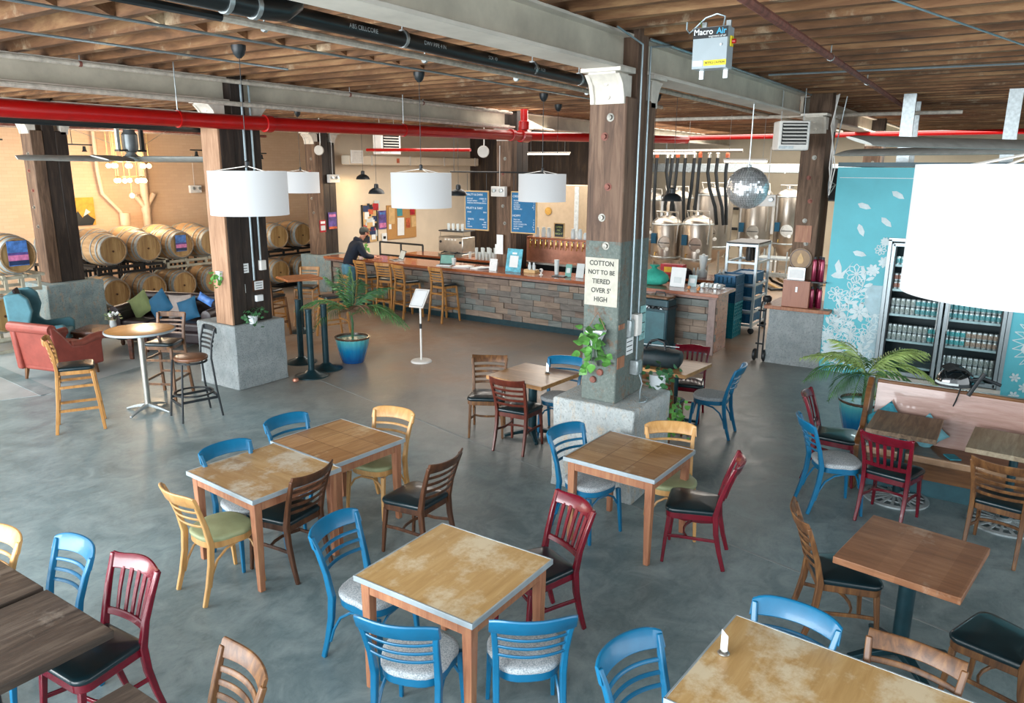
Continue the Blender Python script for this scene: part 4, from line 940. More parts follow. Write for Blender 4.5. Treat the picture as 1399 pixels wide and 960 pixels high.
part('hanger', MB().tube([(.06, -.09, .06), (.07, 0, .22), (.06, .09, .06)], .004, 5), m_stemw, t)
bush('trailing plant in a white pot on the rear corner of the big pedestal', (6.90, 2.84, 1.0), 60, .2, .16, .07, m_leafd, pot_=[(.05, -.09), (.08, -.05), (.085, .06)], seed=4)
bush('vine trailing down the corner of the big pedestal', (6.98, 2.66, .72), 70, .09, .32, .06, m_leaf, 'trailing_vine', seed=9)
bush('small ivy in a pot on the ledge of the left pedestal', (6.62, 8.78, 1.0), 70, .17, .09, .06, m_leafd, pot_=[(.05, -.085), (.07, .03)], seed=5)
t = bush('small plant in a wall pocket on the pale edge of the left column', (6.30, 9.06, 1.58), 40, .09, .16, .055, m_leaf, 'hanging_plant', front=True, seed=6)
part('wall_pocket', MB().extr([(-.05, .08), (.05, .08), (.02, -.06), (-.02, -.06)], (.07, 0, 0), lambda u, v: (.01, u, v)), m_pottery, t)
bush('small green plant at the end of the bar behind the person', (12.75, 12.75, 1.2), 45, .15, .08, .08, m_leaf, pot_=[(.05, -.145), (.07, -.02)], seed=8)
# ================================================================ bar
m_blk = [wood('reclaimed_block_'+n_, a, b_, c_, axis=1, rough=.75, bmp=.3, world=True, stretch=5) for n_, a, b_, c_ in (('grey', '#55524E', '#716C66', '#8A837A'), ('brown', '#544840', '#74665C', '#8C7C70'), ('blue', '#525856', '#6C726E', '#848884'), ('tan', '#62564A', '#847466', '#9A8A7A'))]
t = thing('bar_counter', 'long bar clad in reclaimed wooden blocks with orange brown top', 'bar counter', (12.25, 4.1, 0))
fb = MB(); rnd = random.Random(3); row = 0; z = .12
while z < .90:
    y = .1-(row % 2)*.15; 
    while y < 9.08:
        l_ = rnd.choice((.2, .26, .3, .3, .34)); l2 = min(l_, 9.08-y); d = rnd.uniform(.015, .045)
        if l2 > .04: fb.m = rnd.randrange(4); fb.box((-d/2+.02, y+l2/2, z+.056), (d+.02, l2-.006, .110))
        y += l_
    z += .1155; row += 1
part('block_cladding', fb, m_blk, t, smooth=0)
part('core', MB().box((.36, 4.58, .5), (.66, 8.95, .98)), m_dark, t, smooth=0)
part('kick_plate', MB().box((.02, 4.58, .06), (.05, 9.0, .12)), m_iron, t)
part('end_panel', MB().box((.35, .03, .5), (.72, .06, 1.0)), m_barwood, t, bevel=.004)
part('end_trim', MB().box((-.015, .03, .5), (.06, .12, 1.0)), plain('greyed_trim_wood', '#8A7670', .5, var=.2), t)
part('end_panel', MB().box((.35, 9.12, .5), (.72, .06, 1.0)), m_columnd, t, bevel=.004)
part('worktop', MB().box((.33, 4.58, 1.03), (.92, 9.35, .055)), m_barwood, t, bevel=.006)
part('front_fascia', MB().box((-.10, 4.58, .985), (.03, 9.3, .05)), plain('dusty_fascia_wood', '#7E6258', .4, var=.2), t)
t = thing('back_counter', 'dark back counter behind the bar with reddish top', 'counter', (14.75, 9.6, 0))
part('cabinet', MB().box((0, 0, .45), (.7, 6.6, .9)), m_dark, t); part('worktop', MB().box((0, 0, .93), (.78, 6.7, .05)), m_barwood, t, bevel=.005)
for k in range(6): part('door', MB().box((-.36, -2.75+1.1*k, .47), (.02, 1.02, .72)), m_brn, t, bevel=.004)
t = thing('side_counter', 'small wooden counter behind the right end of the bar', 'counter', (14.1, 5.35, 0))
part('cabinet', MB().box((0, 0, .5), (.7, 1.3, 1.0)), m_dark, t); part('worktop', MB().box((0, 0, 1.025), (.8, 1.4, .05)), m_barwood, t, bevel=.005)
# tap wall
t = thing('beer_tap_tower', 'wide copper fronted tap tower with a row of handles behind the bar', 'beer taps', (14.05, 7.9, 0))
part('tower_body', MB().box((.1, 0, 1.33), (.22, 2.2, .50)), m_copper, t, bevel=.01)
part('top_shelf', MB().box((.1, 0, 1.60), (.30, 2.25, .035)), m_barwood, t); part('drip_tray', MB().box((-.05, 0, 1.07), (.3, 2.15, .04)), m_steel, t); part('stand', MB().box((.1, 0, .53), (.3, 2.1, 1.03)), m_dark, t)
for k in range(16):
    y = -.98+.13*k
    part('tap', MB().tube([(-.0, y, 1.44), (-.07, y, 1.44), (-.09, y, 1.38)], .013, 6).lathe([(.012, 1.45), (.02, 1.47), (.012, 1.50), (.018, 1.56), (.0, 1.58)], 8, (-.06, y, 0)), m_brass, t)
for k in range(16): part('number_tag', MB().box((-.013, -.98+.13*k, 1.545), (.006, .04, .025)), m_paper, t)
# bottles, cups, jars: one prototype each, then copies
def simple(nm, label, cat, prof, mat, loc, n=14, extra=None, group=None):
    o = part(nm, MB().lathe(prof, n), mat); o.location = loc; return tag(o, label, cat, group)
cup = simple('paper_cup', 'tall white cup stack on the bar beside the big blue poster', 'cup', [(.035, 0), (.04, .05), (.05, .3), (.0, .3)], m_cup, (12.55, 7.35, 1.058))
for (x, y, lab) in ((12.6, 9.9, 'single white paper cup on the bar by the open tablet'), (12.5, 8.75, 'white paper cup left of the blue poster on the bar'), ):
    c = cup.copy(); C.objects.link(c); c.location = (x, y, 1.058); c.scale = (1, 1, .5); c['label'] = lab
jar = simple('glass_jar', 'glass jar', 'jar', [(.045, 0), (.05, .02), (.05, .12), (.035, .15), (.035, .17), (0, .17)], m_cup, (14.15, 7.15, 1.619), group='jars on top of the tap tower'); jar['label'] = 'pale glass jar on top of the copper tap tower, rightmost'; ORJ = ('', 'tenth', 'ninth', 'eighth', 'seventh', 'sixth', 'fifth', 'fourth', 'third', 'second', 'first')
for k in range(11):
    if k == 5: continue
    c = jar.copy(); C.objects.link(c); c['label'] = 'pale glass jar on top of the copper tap tower, %s from left' % ('first', 'second', 'third', 'fourth', 'fifth', 'sixth', 'seventh', 'eighth', 'ninth', 'tenth', 'eleventh')[10-k]; c.location = (14.15+.03*(k % 2), 7.3+.15*k, 1.619); c.scale = (1, 1, random.choice((.8, 1, 1.2)))
t = thing('chalk_sign', 'small framed chalk sign on top of the tap tower', 'sign', (14.08, 8.2, 1.62))
part('frame', MB().box((0, 0, .16), (.02, .26, .32)), m_ltwood, t); part('chalkboard', MB().box((-.012, 0, .16), (.006, .21, .27)), m_black, t)
for k, s in enumerate(('OPEN', 'MIC', 'NIGHT')): text('chalk_lettering', s, .06, (-.017, 0, .23-.07*k), FX, plain('yellow_green_chalk', '#C9D88A', .8) if k == 0 else bpy.data.materials['yellow_green_chalk'], t)
glassp = simple('tumbler', 'clear plastic glass in the rack beside the coffee machine', 'glass', [(.03, 0), (.04, .16), (.037, .16), (.028, .005), (0, .005)], m_cup, (14.5, 10.9, .957), 10, group='stacked glasses beside the coffee machine')
for k in range(17):
    c = glassp.copy(); C.objects.link(c); c.location = (14.45+.1*(k % 3), 10.15+.1*(k//3)+.02, .957); c.scale = (1, 1, 1+.7*(k % 2))
bot = simple('liquor_bottle', 'slim bottle on the back counter below the menu boards, rightmost of the row', 'bottle', [(.035, 0), (.038, .16), (.015, .21), (.013, .28), (0, .28)], plain('bottle_glass', '#6A4A2E', .15, var=.3), (14.6, 9.0, .957), 10, group='bottles on the back counter')
for k in range(11):
    c = bot.copy(); C.objects.link(c); c['label'] = 'slim bottle on the back counter below the menu boards, %s from left' % ('first', 'second', 'third', 'fourth', 'fifth', 'sixth', 'seventh', 'eighth', 'ninth', 'tenth', 'eleventh')[10-k]; c.location = (14.55+.14*(k % 2), 9.1+.085*k, .957); c.scale = (1, 1, random.uniform(.8, 1.2))
# espresso machine
t = thing('coffee_machine', 'steel coffee machine on the back counter under the black pendant', 'coffee machine', (14.7, 11.45, .957))
part('body', MB().box((0, 0, .30), (.5, .75, .36)), m_steel, t, bevel=.02); part('base', MB().box((0, 0, .04), (.55, .75, .08)), m_steel, t, bevel=.01); part('back', MB().box((.12, 0, .2), (.26, .72, .3)), m_galv, t)
part('top_tray', MB().box((0, 0, .62), (.5, .75, .03)), m_black, t, bevel=.01); part('top_rail', MB().tube([(-.2, -.35, .48), (-.2, -.35, .6), (-.2, .35, .6), (-.2, .35, .48)], .01, 6), m_steel, t)
for y in (-.2, .2): part('group_head', MB().lathe([(.05, .1), (.05, .2)], 14, (-.2, y, 0)).tube([(-.2, y, .12), (-.36, y, .1)], .015, 8), m_black, t)
for y in (-.3, .3): part('gauge', MB().lathe([(.03, 0), (.03, .02), (0, .02)], 14, (-.27, y, .36), 'X'), m_black, t)
for k in range(4): part('dial', MB().box((-.253, -.15+.1*k, .42), (.01, .05, .03)), m_paper, t)
for k in range(4):
    c = glassp.copy(); C.objects.link(c); c.location = (14.6, 11.2+.14*k, 1.59); c['label'] = 'small glass on top of the coffee machine, %s' % ('rightmost', 'third from left', 'second from left', 'leftmost')[k]; c['group'] = 'glasses on the coffee machine'
# things on the bar top
BZ = 1.0580
def card(nm, label, loc, w_, h_, mat, rz=90, tilt=-12, bands=(), cat='card'):
    t = thing(nm, label, cat, loc, R(rz-90)); o = part('sheet', MB().box((0, 0, h_/2), (.008, w_, h_)), mat, t); o.rotation_euler = (0, R(-tilt), 0)
    for (v, hh, ww, mt) in bands: part('printed_band', MB().box((-.006, 0, h_*v), (.003, w_*ww, h_*hh)), mt, o)
    part('stand', MB().box((.03, 0, .005), (.1, w_*.9, .01)), m_glass, t); return t
card('poster_stand', 'big turquoise framed poster standing on the middle of the bar', (12.45, 8.30, BZ), .36, .46, m_tq, bands=((.45, .5, .55, m_paper), (.8, .08, .3, m_paper)), cat='poster')
card('flyer_holder', 'white flyer in a clear holder left of the turquoise poster', (12.35, 8.72, BZ), .18, .24, m_paper, bands=((.6, .2, .6, m_galv),))
card('flyer_holder', 'teal flyer stand near the black payment pad on the bar', (12.5, 7.42-.35, BZ), .13, .24, plain('sea_green_print', '#6FA89E', .6), bands=((.5, .4, .6, m_cup),))
card('flyer_holder', 'clear rounded flyer stand left of the drawing by the column', (12.5, 6.82, BZ), .16, .27, m_cup)
card('flyer_holder', 'white sheet with a line drawing next to the big column', (12.4, 6.5, BZ), .18, .30, m_paper, bands=((.5, .6, .5, m_galv),))
card('flyer_holder', 'white framed menu sheet by the turquoise sack at the bar end', (12.55, 4.90, BZ), .27, .34, m_paper, bands=((.35, .3, .5, m_cup),))
card('flyer_holder', 'small pale card stand at the right end of the bar', (12.75, 4.70, BZ), .15, .20, plain('pale_blue_print', '#B7D0D2', .6), bands=((.5, .4, .6, m_paper),))
def laptop(label, loc, rz, lidc, screen):
    t = thing('laptop', label, 'laptop', loc, R(rz)); part('base', MB().box((0, 0, .009), (.32, .22, .014)), m_galv, t, bevel=.003)
    part('keyboard', MB().box((0, -.01, .0168), (.27, .10, .001)), m_black, t); o = part('lid', MB().box((0, 0, .105), (.32, .008, .21)), lidc, t, bevel=.003); o.location = (0, .115, .014); o.rotation_euler = (R(-22), 0, 0)
    part('screen', MB().box((0, -.005, .105), (.29, .002, .18)), screen, o); return t
laptop('open laptop in front of the standing person on the bar', (12.5, 11.45, BZ), 242, m_black, plain('grey_screen', '#A9B0AA', .3, emit=.3))
laptop('open tablet with greenish screen on the bar beyond the stools', (12.45, 10.02, BZ), -70, m_black, plain('green_screen', '#6F9A90', .3, emit=.2))
for k, (x, y, lab) in enumerate(((12.45, 9.55, 'loose papers on the bar right of the tablet'), (12.5, 9.15, 'rumpled white papers on the bar before the flyers'))):
    tag(part('paper_stack', MB().box((x, y, BZ+.012), (.22, .34, .022), rz=.4+k).box((x+.02, y-.1, BZ+.028), (.18, .24, .010), rz=-.3+k), m_paper), lab, 'paper')
tag(part('payment_pad', MB().box((12.45, 7.22, BZ+.008), (.2, .26, .014), rz=.1), m_black, bevel=.003), 'flat black payment pad on the bar', 'card reader')
t = thing('webcam', 'round white desk camera on the bar near the flyers', 'camera', (12.42, 7.62, BZ)); part('base', MB().lathe([(.04, 0), (.04, .012), (.015, .02), (.012, .05)], 16), m_white, t); part('head', MB().sphere((0, 0, .085), .042, 14), m_white, t); part('lens', MB().lathe([(.022, 0), (.022, .006), (0, .007)], 14, (-.046, 0, .085), 'X'), m_black, t)
t = thing('bottle_caddy', 'small caddy with white bottles right of the turquoise poster', 'caddy', (12.6, 7.95, BZ)); part('tray', MB().box((0, 0, .03), (.18, .26, .06)), m_ltwood, t, bevel=.004)
for k in range(4): part('bottle', MB().lathe([(.026, .05), (.028, .14), (.012, .17), (.012, .20), (0, .2)], 10, (-.03+.05*(k % 2), -.08+.05*k, 0)), m_cup, t)
t = thing('drawstring_sack', 'turquoise drawstring sack slumped on the bar right of the column', 'bag', (12.6, 5.36, BZ))
part('sack', MB().lathe([(.12, 0), (.2, .03), (.235, .1), (.22, .17), (.14, .24), (.05, .28), (.035, .30)], 22, flute=.03, nf=5).xf(Matrix.Diagonal((.9, 1.15, 1, 1))), plain('turquoise_cloth', '#2FA08C', .8, var=.15), t, smooth=80)
part('knot', MB().lathe([(.035, .29), (.05, .31), (.075, .335), (.09, .35), (.05, .355)], 14, flute=.2, nf=5), bpy.data.materials['turquoise_cloth'], t)
tag(part('orange_fruit', MB().sphere((12.4, 4.62, BZ+.035), .03, 10), plain('orange_peel', '#D08A50', .5)), 'small orange ball near the right end of the bar', 'fruit')
tag(part('orange_duck', MB().sphere((12.3, 4.42, BZ+.03), .028, 10).sphere((12.29, 4.40, BZ+.065), .018, 8), bpy.data.materials['orange_peel']), 'tiny orange figure at the right end of the bar', 'figurine')
t = thing('acrylic_tray', 'clear tray with small packets at the right end of the bar', 'tray', (12.82, 4.36, BZ)); part('tray', MB().box((0, 0, .03), (.22, .40, .05)), m_glass, t, bevel=.004)
for k in range(5): part('packet', MB().box((-.02+.02*(k % 2), -.15+.075*k, .045), (.12, .05, .06)), (m_paper, m_galv, m_cup)[k % 3], t)
CZ2 = 1.0520
tag(part('knit_hat', MB().lathe([(.14, 0), (.15, .05), (.12, .14), (.05, .18), (0, .185)], 18).xf(Matrix.Translation((13.82, 5.25, CZ2))), plain('dark_knit', '#1E1418', .95)), 'dark knitted hat on the small counter behind the bar', 'hat')
t = thing('snack_box', 'red and yellow snack box on the small counter behind the bar', 'box', (14.1, 5.6, CZ2)); part('box', MB().box((0, 0, .1), (.2, .46, .2)), m_rd, t, bevel=.004); part('printed_band', MB().box((-.102, 0, .1), (.003, .3, .1)), plain('yellow_print', '#E0B020', .6), t)
t = thing('blender', 'clear blender jug standing on the small counter behind the bar', 'blender', (14.1, 5.0, CZ2)); part('motor_base', MB().lathe([(.09, 0), (.09, .1), (.06, .14)], 16), m_cup, t); part('jug', MB().lathe([(.05, .14), (.085, .38), (.08, .38), (.045, .15)], 16), m_cup, t); part('lid', MB().lathe([(.085, .38), (.085, .41), (.03, .42), (.03, .44), (0, .44)], 16), m_cup, t)
for k in range(4): tag(part('small_bottle', MB().lathe([(.03, 0), (.032, .11), (.014, .15), (.014, .18), (0, .18)], 10, (13.95+.09*(k % 2), 5.12-.14*k*.3-(.42 if k > 1 else 0), CZ2)), m_cup), 'small pale bottle near the blender on the small counter', 'bottle', 'bottles by the blender')
# menu boards
def menu(label, y, w_, h_, z, lines):
    t = thing('menu_board', label, 'menu board', (13.02, y, z)); part('frame', MB().box((0, 0, 0), (.03, w_, h_)), m_ltwood, t, bevel=.004); part('board', MB().box((-.017, 0, 0), (.006, w_-.05, h_-.05)), m_board, t)
    for (s, u, v, size, al) in lines: text('lettering', s, size, (-.022, -u*w_, v*h_), FX, m_chalk, t, align=al)
    part('chain', MB().tube([(0, w_*.4, h_/2), (0, w_*.4, h_/2+.35)], .005, 5).tube([(0, -w_*.4, h_/2), (0, -w_*.4, h_/2+.35)], .005, 5), m_black, t); return t
def rows(items, v0, dv, size):
    r = []
    for k, (a, b_) in enumerate(items): r += [(a, -.38, v0-dv*k, size, 'LEFT'), (b_, .42, v0-dv*k, size, 'RIGHT')]
    return r
menu('blue menu board left of the bar column', 9.60, .62, .82, 2.19, [('MALTY & DARK', -.42, .40, .062, 'LEFT')]+rows([('RYE ALE', 'AMBER 7.0'), ('STOUT NITRO', '5.8 / 7'), ('PORTER WINTER', 'BROWN 6')], .30, .055, .04)+[('FRUITY & TART', -.42, .06, .062, 'LEFT')]+rows([('SOUR', '5% 8')], -.04, .05, .04)+[('SPIRITS', -.36, -.22, .05, 'LEFT'), ('WINE', .34, -.22, .05, 'RIGHT')]+rows([('GIN', 'RED'), ('RYE', 'WHITE'), ('VODKA', 'ROSE')], -.29, .06, .036))
menu('blue menu board half hidden by the smallest drum lamp over the bar', 8.42, .62, .84, 2.19, [('CRISP', -.42, .38, .062, 'LEFT')]+rows([('PILSNER', '7'), ('LAGER', '7'), ('KOLSCH', '6'), ('BLONDE', '6.5'), ('CREAM ALE', '7')], .28, .05, .04)+[('HOPPY', -.42, -.08, .062, 'LEFT')]+rows([('PALE ALE', '7'), ('SESSION IPA', '6'), ('HAZY DOUBLE IPA', '8'), ('WEST COAST', '7.5'), ('RED IPA', '8')], -.17, .055, .038))
tag(part('hanging_rod', MB().tube([(13.02, 10.3, 2.98), (13.02, 7.9, 2.98)], .014, 8).tube([(13.02, 10.2, 2.98), (13.02, 10.2, 4.457)], .006, 5).tube([(13.02, 8.0, 2.98), (13.02, 8.0, 4.457)], .006, 5), m_black), 'black rod that carries the two menu boards', 'rod')
notice_m = m_paper
poster(13.0-.02, 8.98, 1.62, .16, .2, m_paper, 'tilted white note pinned to the bar column', 'X', cat='notice', nm='paper_notice')
poster(13.0-.02, 9.0, 1.42, .2, .2, m_paper, 'lower white note on the bar column', 'X', cat='notice', nm='paper_notice')
# beige cold room panel and round plaque
t = thing('cold_room', 'beige cold room box behind the bar to the right of the boards', 'cold room', (17.2, 10.0, 0)); part('panel_body', MB().box((0, 0, 1.33), (.5, 1.35, 2.66)), m_coldroom, t, bevel=.01); part('corner_trim', MB().box((-.26, -.62, 1.33), (.02, .12, 2.6)), m_galv, t); part('porthole', MB().lathe([(.1, 0), (.1, .02), (.06, .03)], 18, (-.28, .2, 2.0), 'X'), m_brass, t)
# ---- cork boards on the partition
def board(label, x, z, w_, h_, mat, notes, seed, frame=None):
    t = thing('notice_board', label, 'notice board', (x, 14.78, z)); part('cork_panel', MB().box((0, 0, 0), (w_, .03, h_)), mat, t); r = random.Random(seed)
    if frame:
        for s in (-1, 1): part('frame_strip', MB().box((s*w_/2, -.01, 0), (.03, .04, h_)), frame, t)
    for (u, v, a, b_, mt) in notes:
        part('pinned_note', MB().box((u*w_, -.022-r.uniform(0, .01), v*h_), (a, .004, b_), mat=Matrix.Rotation(r.uniform(-.05, .05), 3, 'Y')), mt, t)
    return t
board('brown cork board with a few sheets, right of the crowded one', 16.42, 1.56, 1.22, .95, m_cork, [(-.36, .2, .25, .46, m_ltwood), (-.08, .32, .22, .28, plain('sea_poster', '#3E8E98', .6)), (-.06, -.14, .28, .5, m_paper), (.36, .33, .2, .28, m_rd), (.2, -.05, .17, .28, m_or), (.4, -.02, .2, .3, m_ltwood), (-.42, -.12, .1, .14, m_paper)], 2)
r_ = random.Random(11)
board('narrow board crowded with overlapping colourful flyers', 15.12, 1.58, .55, 1.0, m_ltwood, [(r_.uniform(-.42, .42), r_.uniform(-.44, .44), r_.uniform(.1, .24), r_.uniform(.1, .22), r_.choice((m_paper, m_or, m_rd, m_nv, m_cup, m_ltwood, m_black))) for _ in range(32)], 3, m_black)
poster(15.62, 14.77, 1.65, .3, .5, m_pu, 'purple and pink poster on the cream wall between the boards', bands=((-.3, .25, .9, m_pk), (.35, .12, .7, m_sk)))
poster(15.68, 14.77, 1.16, .2, .24, m_paper, 'white flyer with two letters under the purple poster', bands=((0, .3, .5, m_ink),))
poster(15.42, 14.77, 2.08, .2, .2, m_cup, 'small grey flyer above the crowded board')
# black hand rail by the coffee machine
t = thing('hand_rail', 'black pipe hand rail by the wall left of the coffee machine', 'railing', (15.0, 13.2, 0))
for z in (.78, 1.12): part('rail', MB().tube([(0, 1.1, z), (0, -.4, z)], .025, 8), m_black, t)
for y in (1.1, .35, -.4): part('post', MB().tube([(0, y, 0), (0, y, 1.12)], .025, 8), m_black, t)
# ================================================================ barrels and racks
m_stave = wood('oak_stave', '#86694A', '#AC8C66', '#C6AA84', axis=1, scale=1.6, rough=.5, bmp=.1); m_hoop = plain('galvanised_hoop', '#A0A8A8', .5, metal=.3, var=.2)
m_head = wood('oak_barrel_head', '#8A6A42', '#A68656', '#B89A6C', axis=2, scale=2, rough=.5, plank=(0, .09), bmp=.08)
def bprof(): return [(.275, -.46), (.285, -.44), (.315, -.3), (.34, -.12), (.345, 0), (.34, .12), (.315, .3), (.285, .44), (.275, .46)]
t = thing('oak_barrel', 'oak barrel', 'barrel')
part('staves', MB().lathe(bprof(), 32, (0, 0, 0), 'Y', cap=False).lathe([(.275, -.46), (.262, -.46), (.258, -.43)], 32, (0, 0, 0), 'Y', cap=False), m_stave, t)
part('head', MB().disc((0, -.435, 0), .262, 32, 'Y'), m_head, t); part('head', MB().disc((0, .435, 0), .275, 32, 'Y'), m_head, t); part('bung', MB().lathe([(.022, 0), (.022, -.012), (0, -.014)], 10, (0, -.4352, -.02), 'Y'), m_brn, t)
for (y, r1, r2, wd) in ((-.418, .284, .293, .078), (-.33, .312, .318, .035), (-.17, .337, .340, .03), (.17, .340, .337, .03), (.33, .318, .312, .035), (.425, .291, .288, .05)):
    part('hoop', MB().lathe([(r1-.0, y-wd/2), (r1+.006, y-wd/2), (r2+.006, y+wd/2), (r2, y+wd/2)], 32, (0, 0, 0), 'Y', cap=False), m_hoop, t)
barrel = t; first = [True]
def put_barrel(x, y, z, rz, label, group):
    if first[0]: first[0] = False; barrel.location = (x, y, z); barrel.rotation_euler = (0, 0, rz); tag(barrel, label, 'barrel', group); return barrel
    o = dup(barrel, (x, y, z), rz, label, group); o['category'] = 'barrel'; return o
def rack(label, x, y, z, mat, w_=1.5, d=.75, h=.42):
    t = thing('barrel_rack', label, 'barrel rack', (x, y, z))
    for s in (-1, 1):
        part('side_frame', MB().box((0, s*d/2, h-.02), (w_, .05, .05)).box((0, s*d/2, .03), (w_, .05, .05)), mat, t)
        for a in (-1, -.33, .33, 1): part('upright', MB().box((a*w_/2*.96, s*d/2, h/2), (.045, .045, h)), mat, t)
    for a in (-1, 1): part('cross_bar', MB().box((a*w_/2, 0, .2), (.05, d, .05)), mat, t)
    for a in (-.55, -.2, .2, .55): part('cradle', MB().box((a*w_, 0, h+.0), (.05, d+.1, .05)), mat, t)
    return t
BY = 15.7+.46; names = ['leftmost', 'second', 'third', 'fourth']
m_rackb = plain('black_rack_steel', '#1A1C1E', .5, metal=.3); m_rackw = plain('beige_rack_steel', '#A39E8C', .55, var=.15)
UX = [8.52, 9.30, 10.09, 10.86, 12.82, 13.6]
where = ['upper barrel against the peach wall, first right of the far left column', 'upper barrel with faint writing, second right of the far left column', 'upper barrel with a bright poster on its head', 'upper barrel half hidden by the left column', 'upper barrel right of the big lamp, left one', 'upper barrel next to the column with small posters']
lowhere = ['lower barrel behind the blue grey block and sofa arm', 'lower barrel just behind the olive cushion', 'lower barrel behind the blue cushion', 'lower barrel half hidden by the left column, under the others', 'lower barrel behind the tall table, left one', 'lower barrel behind the tall table, right one']
for i, xx in enumerate(UX):
    put_barrel(xx, BY, 1.33, 0, 'oak '+where[i], 'barrels in the upper row')
    put_barrel(xx+(.03 if i % 2 else -.02), BY, .43, 0, 'oak '+lowhere[i], 'barrels in the lower row')
for i, (xx, mm, lab) in enumerate(((8.91, m_rackb, 'black'), (10.47, m_rackw, 'beige'), (13.21, m_rackb, 'black'))):
    rack(lab+' steel rack between the two rows of barrels, '+('leftmost', 'middle one', 'right of the left column')[i], xx, BY, .79+.03, mm, 1.5, .78, .17)
    rack(lab+' low steel rack under the lower barrels, '+('leftmost', 'middle one', 'right of the left column')[i], xx, BY, 0, mm, 1.5, .78, .085)
for i, xx in enumerate((6.7, 7.5, 8.3, 9.1, 9.9)):
    put_barrel(xx+1.6, 17.55, 1.33, 0, 'oak barrel in the back row, %s from the left behind the front barrels' % ('first', 'second', 'third', 'fourth', 'fifth')[i], 'barrels in the back row'); rack('tall black rack in the back row, %s from the left' % ('first', 'second', 'third', 'fourth', 'fifth')[i], xx+1.6, 17.55, 0, m_rackb, .74, .7, .95)
put_barrel(5.72, 13.95, 1.62, R(4), 'barrel with a bright poster at the far left edge on a beige rack', None); put_barrel(5.55, 14.3, .62, R(4), 'dark lower barrel behind the teal wing chair at the left edge', None)
rack('beige rack carrying the far left barrel with poster', 5.72, 14.05, 1.0, m_rackw, .8, .7, .265); rack('beige rack under the lower far left barrel', 5.55, 14.2, 0, m_rackw, 1.5, .9, .26)
def bposter(x, y, z, w_, h_, label):
    t = poster(x, y, z, w_, h_, m_sk, label, bands=((-.18, .22, 1, m_pk), (-.02, .1, 1, m_pu), (-.38, .18, 1, m_nv)));
bposter(5.74, 13.47, 1.66, .30, .40, 'blue and pink poster on the far left barrel head'); bposter(10.06, 15.69, 1.37, .26, .36, 'blue and pink poster on the third upper barrel head')
# picture, pipes, exit lamp on the far wall
t = thing('wall_picture', 'yellow painting with a dark shape on the peach wall', 'painting', (9.62, 18.97, 1.97)); part('canvas', MB().box((0, 0, 0), (.62, .03, .66)), plain('amber_canvas', '#D8A23C', .7, var=.15), t); part('dark_shape', MB().extr([(-.2, -.33), (.22, -.33), (.3, -.2), (.18, -.12), (.1, -.02), (0, -.15), (-.1, .02), (-.16, -.1), (-.2, -.2)], (0, -.006, 0), lambda u, v: (u, -.016, v)), m_black, t); part('white_patch', MB().extr([(.02, -.12), (.2, -.02), (.1, .06)], (0, -.005, 0), lambda u, v: (u, -.022, v)), m_cup, t)
m_peachp = plain('peach_painted_pipe', '#E2C4A4', .6, var=.06)
t = thing('wall_drain_pipe', 'thick peach painted pipe with Y branches on the far wall', 'pipe', (11.2, 18.85, 0)); part('stack', MB().tube([(0, 0, 0), (0, 0, 4.4)], .10, 14), m_peachp, t)
part('branch', MB().tube([(0, 0, 2.0), (.2, 0, 2.3), (.24, 0, 2.34)], .07, 12), m_peachp, t); part('branch', MB().tube([(0, 0, 2.0), (-.22, 0, 2.28), (-.26, 0, 2.32)], .07, 12), m_peachp, t)
for z in (1.9, 2.6): part('collar', MB().lathe([(.115, z), (.115, z+.1)], 16), m_peachp, t)
t = thing('wall_drain_pipe', 'shorter peach pipe left of the thick one on the far wall', 'pipe', (10.6, 18.82, 0)); part('stack', MB().tube([(0, 0, 0), (0, 0, 1.75), (-.1, 0, 1.95), (-.5, 0, 2.4), (-.55, 0, 2.9), (-.55, 0, 4.4)], .05, 12), m_peachp, t); part('cap', MB().lathe([(.12, 1.6), (.12, 1.9)], 14), m_peachp, t)
def emergency(label, x, y, z, face='Y'):
    t = thing('emergency_light', label, 'emergency light', (x, y, z), 0 if face == 'Y' else R(-90))
    part('housing', MB().box((0, -.05, 0), (.34, .1, .2)), m_white, t, bevel=.01)
    for s in (-1, 1): part('lamp_head', MB().lathe([(.03, 0), (.042, -.04), (.02, -.045)], 12, (s*.09, -.10, .02), 'Y'), m_galv, t)
    part('conduit', MB().tube([(0, -.03, .1), (0, -.03, .9)], .006, 6), m_white, t); return t
emergency('emergency lamp on the peach far wall', 12.69, 18.95, 2.45); emergency('emergency lamp on the dark column left of the cream wall', 13.62, 14.55, 2.78); emergency('emergency lamp on the bar column between the menu boards', 12.95, 8.95, 2.60, 'X'); emergency('emergency lamp left of the column by the mural', 13.6, 3.75, 2.55, 'X')
for i, (x, y, z) in enumerate(((7.0, 17.4, 3.55), (8.9, 17.6, 3.5), (12.2, 17.6, 3.45), (13.2, 17, 3.4), (4.6, 16.5, 3.4))):
    t = thing('track_light', 'small black track lights near the peach wall, %s' % ('above the dark left column', 'left of the chandelier', 'right of the big lamp cord', 'left of the posters column', 'at the far left')[i], 'track light', (x, y, z), R(5), 'black track lights'); part('bar', MB().box((0, 0, 0), (.9, .03, .03)), m_black, t); part('rod', MB().tube([(0, 0, 0), (0, 0, 4.457-z)], .008, 5), m_black, t)
    for a in (-.3, .25): part('spot', MB().lathe([(.03, .0), (.04, -.09), (.06, -.12)], 10, (a, -.03, -.03)), m_black, t)
